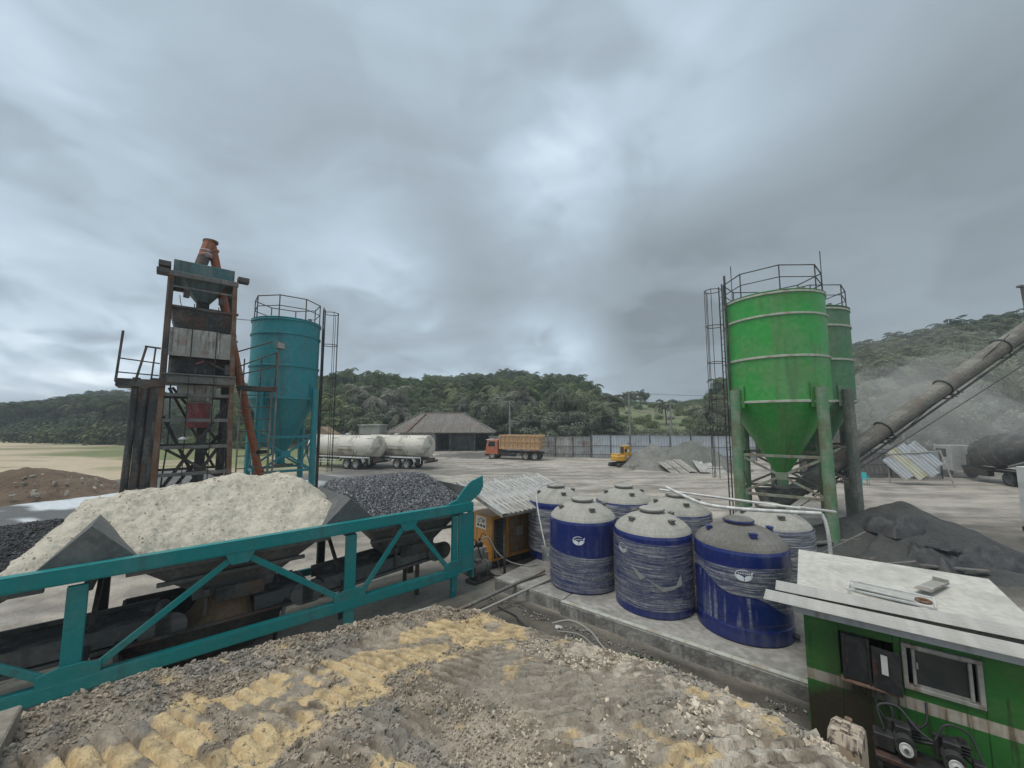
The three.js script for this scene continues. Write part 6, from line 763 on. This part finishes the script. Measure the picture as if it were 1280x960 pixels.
{ // ditch along the pad: rubble, hoses, bits of litter
  const along = (f, o) => [mix(-.7, 5.5, f) + o * -.62, mix(-11.9, -6.95, f) + o * .78];
  stones('ditch_rubble', 'stones and broken concrete lying in the muddy ditch', 2600, 71, (r) => { const f = Math.pow(r(), .9), o = .05 + 1.3 * r(), [x, z] = along(f, o), d = fbm(x * 1.2, z * 1.2, 2, 73) + .25 * gauss(f, .5, .12) * gauss(o, .3, .3); if (d < .44) return; const s = .012 + .06 * r() * r() * r(); return [x, groundY(x, z) + s * .4 + .01, z, s, ((k) => [.3 * k, .28 * k, .25 * k])(.35 + .8 * r())]; });
  const bit = (name, f, o, s, col, l, cat) => { const [x, z] = along(f, o), r = rng(Math.round(f * 997)), g = new THREE.IcosahedronGeometry(s, 1), p = g.attributes.position; for (let i = 0; i < p.count; i++) { const k = .5 + .8 * vn(p.getX(i) * 60, p.getY(i) * 60 + p.getZ(i) * 40, 5); p.setXYZ(i, p.getX(i) * k * 1.3, p.getY(i) * k * .5, p.getZ(i) * k); } g.computeVertexNormals(); const q = single(name, boxUV(g), M(null, .6, { c: C(...col) }), l, cat); q.position.set(x, groundY(x, z) + s * .3, z); };
  bit('plastic_bag', .72, .55, .11, [.35, .42, .55], 'crumpled blue and white plastic bag in the ditch', 'bag'); bit('plastic_bag', .50, .5, .06, [.6, .58, .5], 'small pale scrap of plastic in the muddy ditch', 'bag'); bit('plastic_bag', .62, .6, .07, [.5, .36, .1], 'yellowish crumpled wrapper among the ditch rubble', 'wrapper'); bit('cement_lump', .33, .35, .08, [.5, .48, .44], 'pale lump of set cement beside the pad edge', 'lump'); bit('cement_lump', .66, .35, .09, [.42, .33, .2], 'brownish lump of concrete near the yellowish wrapper', 'lump');
  const ln = (pts, r, m, l) => single('hose', [pipe(pts.map(([f, o, y]) => { const [x, z] = along(f, o); return [x, groundY(x, z) + y, z]; }), r, 6, 60)], m, l, 'hose');
  ln([[.34, .75, .3], [.38, .5, .35], [.44, .45, .25], [.5, .6, .08], [.6, .65, .05], [.66, .9, .05]], .02, mats.hosePale, 'pale hose arching out of the ramp foot into the ditch'); ln([[.36, .8, .2], [.42, .55, .15], [.5, .75, .06], [.58, .9, .1]], .014, mats.hosePale, 'thin pale hose beside the arching one'); ln([[.7, .7, .04], [.8, .75, .06], [.9, .6, .05], [1.0, .75, .06]], .022, mats.dustySteel, 'grey pipe half buried in the ditch mud'); ln([[.1, .5, .06], [.18, .55, .05], [.22, .8, .1], [.27, .9, .05]], .02, mats.hose, 'black hose in the ditch near the generator');
  const gr = crownGeo(77, 260, .3, .22, 6), go = single('weeds', gr, leafTone([.07, .10, .035]), 'small clump of green weeds in the ditch by the ramp', 'weeds', null, 'stuff'); { const [x, z] = along(.6, .95); go.position.set(x, .15, z); go.scale.set(.34, .4, .34); }
  const tb = thing('timber_beam', 'weathered squared timber beam lying at the ramp corner', 'timber', [-3.7, 2.5, -3.0], 0); part('beam', [beam([-.5, .05, -.5], [.55, .28, .6], .17, .14)], mats.wood, tb); part('plank', [beam([-.62, .02, -.2], [.3, .22, .7], .13, .04)], mats.wood, tb);
  const pp = (x, z) => toWorld(T0, YAW, x, z); const a = pp(-7.9, -.5), b = pp(-6.6, .25), c = pp(-5.6, -.4); single('plastic_pipe', [rod([a[0], .06, a[1]], [b[0], .1, b[1]], .07, 10)], mats.pvc, 'white plastic pipe on the sand below the truss', 'pipe'); const d1 = pp(-6.75, -.25); const sl = thing('concrete_block', 'pale concrete block under the dark skip trough', 'block', [d1[0], 0, d1[1]], YAW); part('block', [box(.5, .62, .5, 0, .28, 0)], mats.concrete, sl); part('cap_stone', [box(.54, .05, .54, 0, .61, 0)], mats.concrete, sl); const e0 = pp(-3.4, .1), e1 = pp(-.9, .35); single('plastic_pipe', [rod([e0[0], .09, e0[1]], [e1[0], .12, e1[1]], .05, 10)], mats.pvc, 'white plastic pipe on the ground beside the truss foot', 'pipe');
}
// brown sand in the skip
{ const p = toWorld(T0, YAW, -5.3, -1.3), g = sheet(graded([[-1.5, .06], [1.05]]), graded([[.5, .06], [-.95]]), (x, z) => .5 + 1.15 * gauss(x, .1, .6) * gauss(z, -.2, .6) + .12 * (fbm(x * 5, z * 5, 3, 601) - .5), (x, z) => mix3([.16, .105, .06], [.27, .19, .115], fbm(x * 6, z * 6, 3, 603))); g.rotateY(YAW); g.translate(p[0], 0, p[1]); single('sand_heap', g, sandMat, 'brown damp sand piled in the dark skip trough', 'sand heap', null, 'stuff'); }

// cement dust drifting over the yard behind the silos: many thin overlapping puffs
{
  const dm = new THREE.MeshStandardMaterial({ color: C(.62, .62, .58), roughness: 1, transparent: true, opacity: .05, depthWrite: false, side: THREE.FrontSide }), r = rng(77);
  const puffs = []; for (let k = 0; k < 11; k++) { const f = k / 10, g = new THREE.IcosahedronGeometry(1, 4), p = g.attributes.position; const cx = mix(35, 47, r()), cy = mix(3.5, 9.5, r()), cz = mix(-41, -35, r()), R = mix(3.4, 6.5, r()); for (let i = 0; i < p.count; i++) { const d = V().fromBufferAttribute(p, i), n = .62 + .75 * fbm(d.x * 1.6 + k * 7 + d.z, d.y * 1.6 + d.z * 1.3, 4, 700 + k); p.setXYZ(i, cx + d.x * n * R * 1.35, Math.max(.1, cy + d.y * n * R), cz + d.z * n * R); } g.computeVertexNormals(); puffs.push(g.index ? g.toNonIndexed() : g); }
  single('dust_cloud', puffs, dm, 'pale cement dust haze drifting behind the dusty silo', 'dust', null, 'stuff');
}
scene.traverse((o) => { if (o.isMesh) { o.castShadow = true; o.receiveShadow = true; } });
renderer.render(scene, camera);
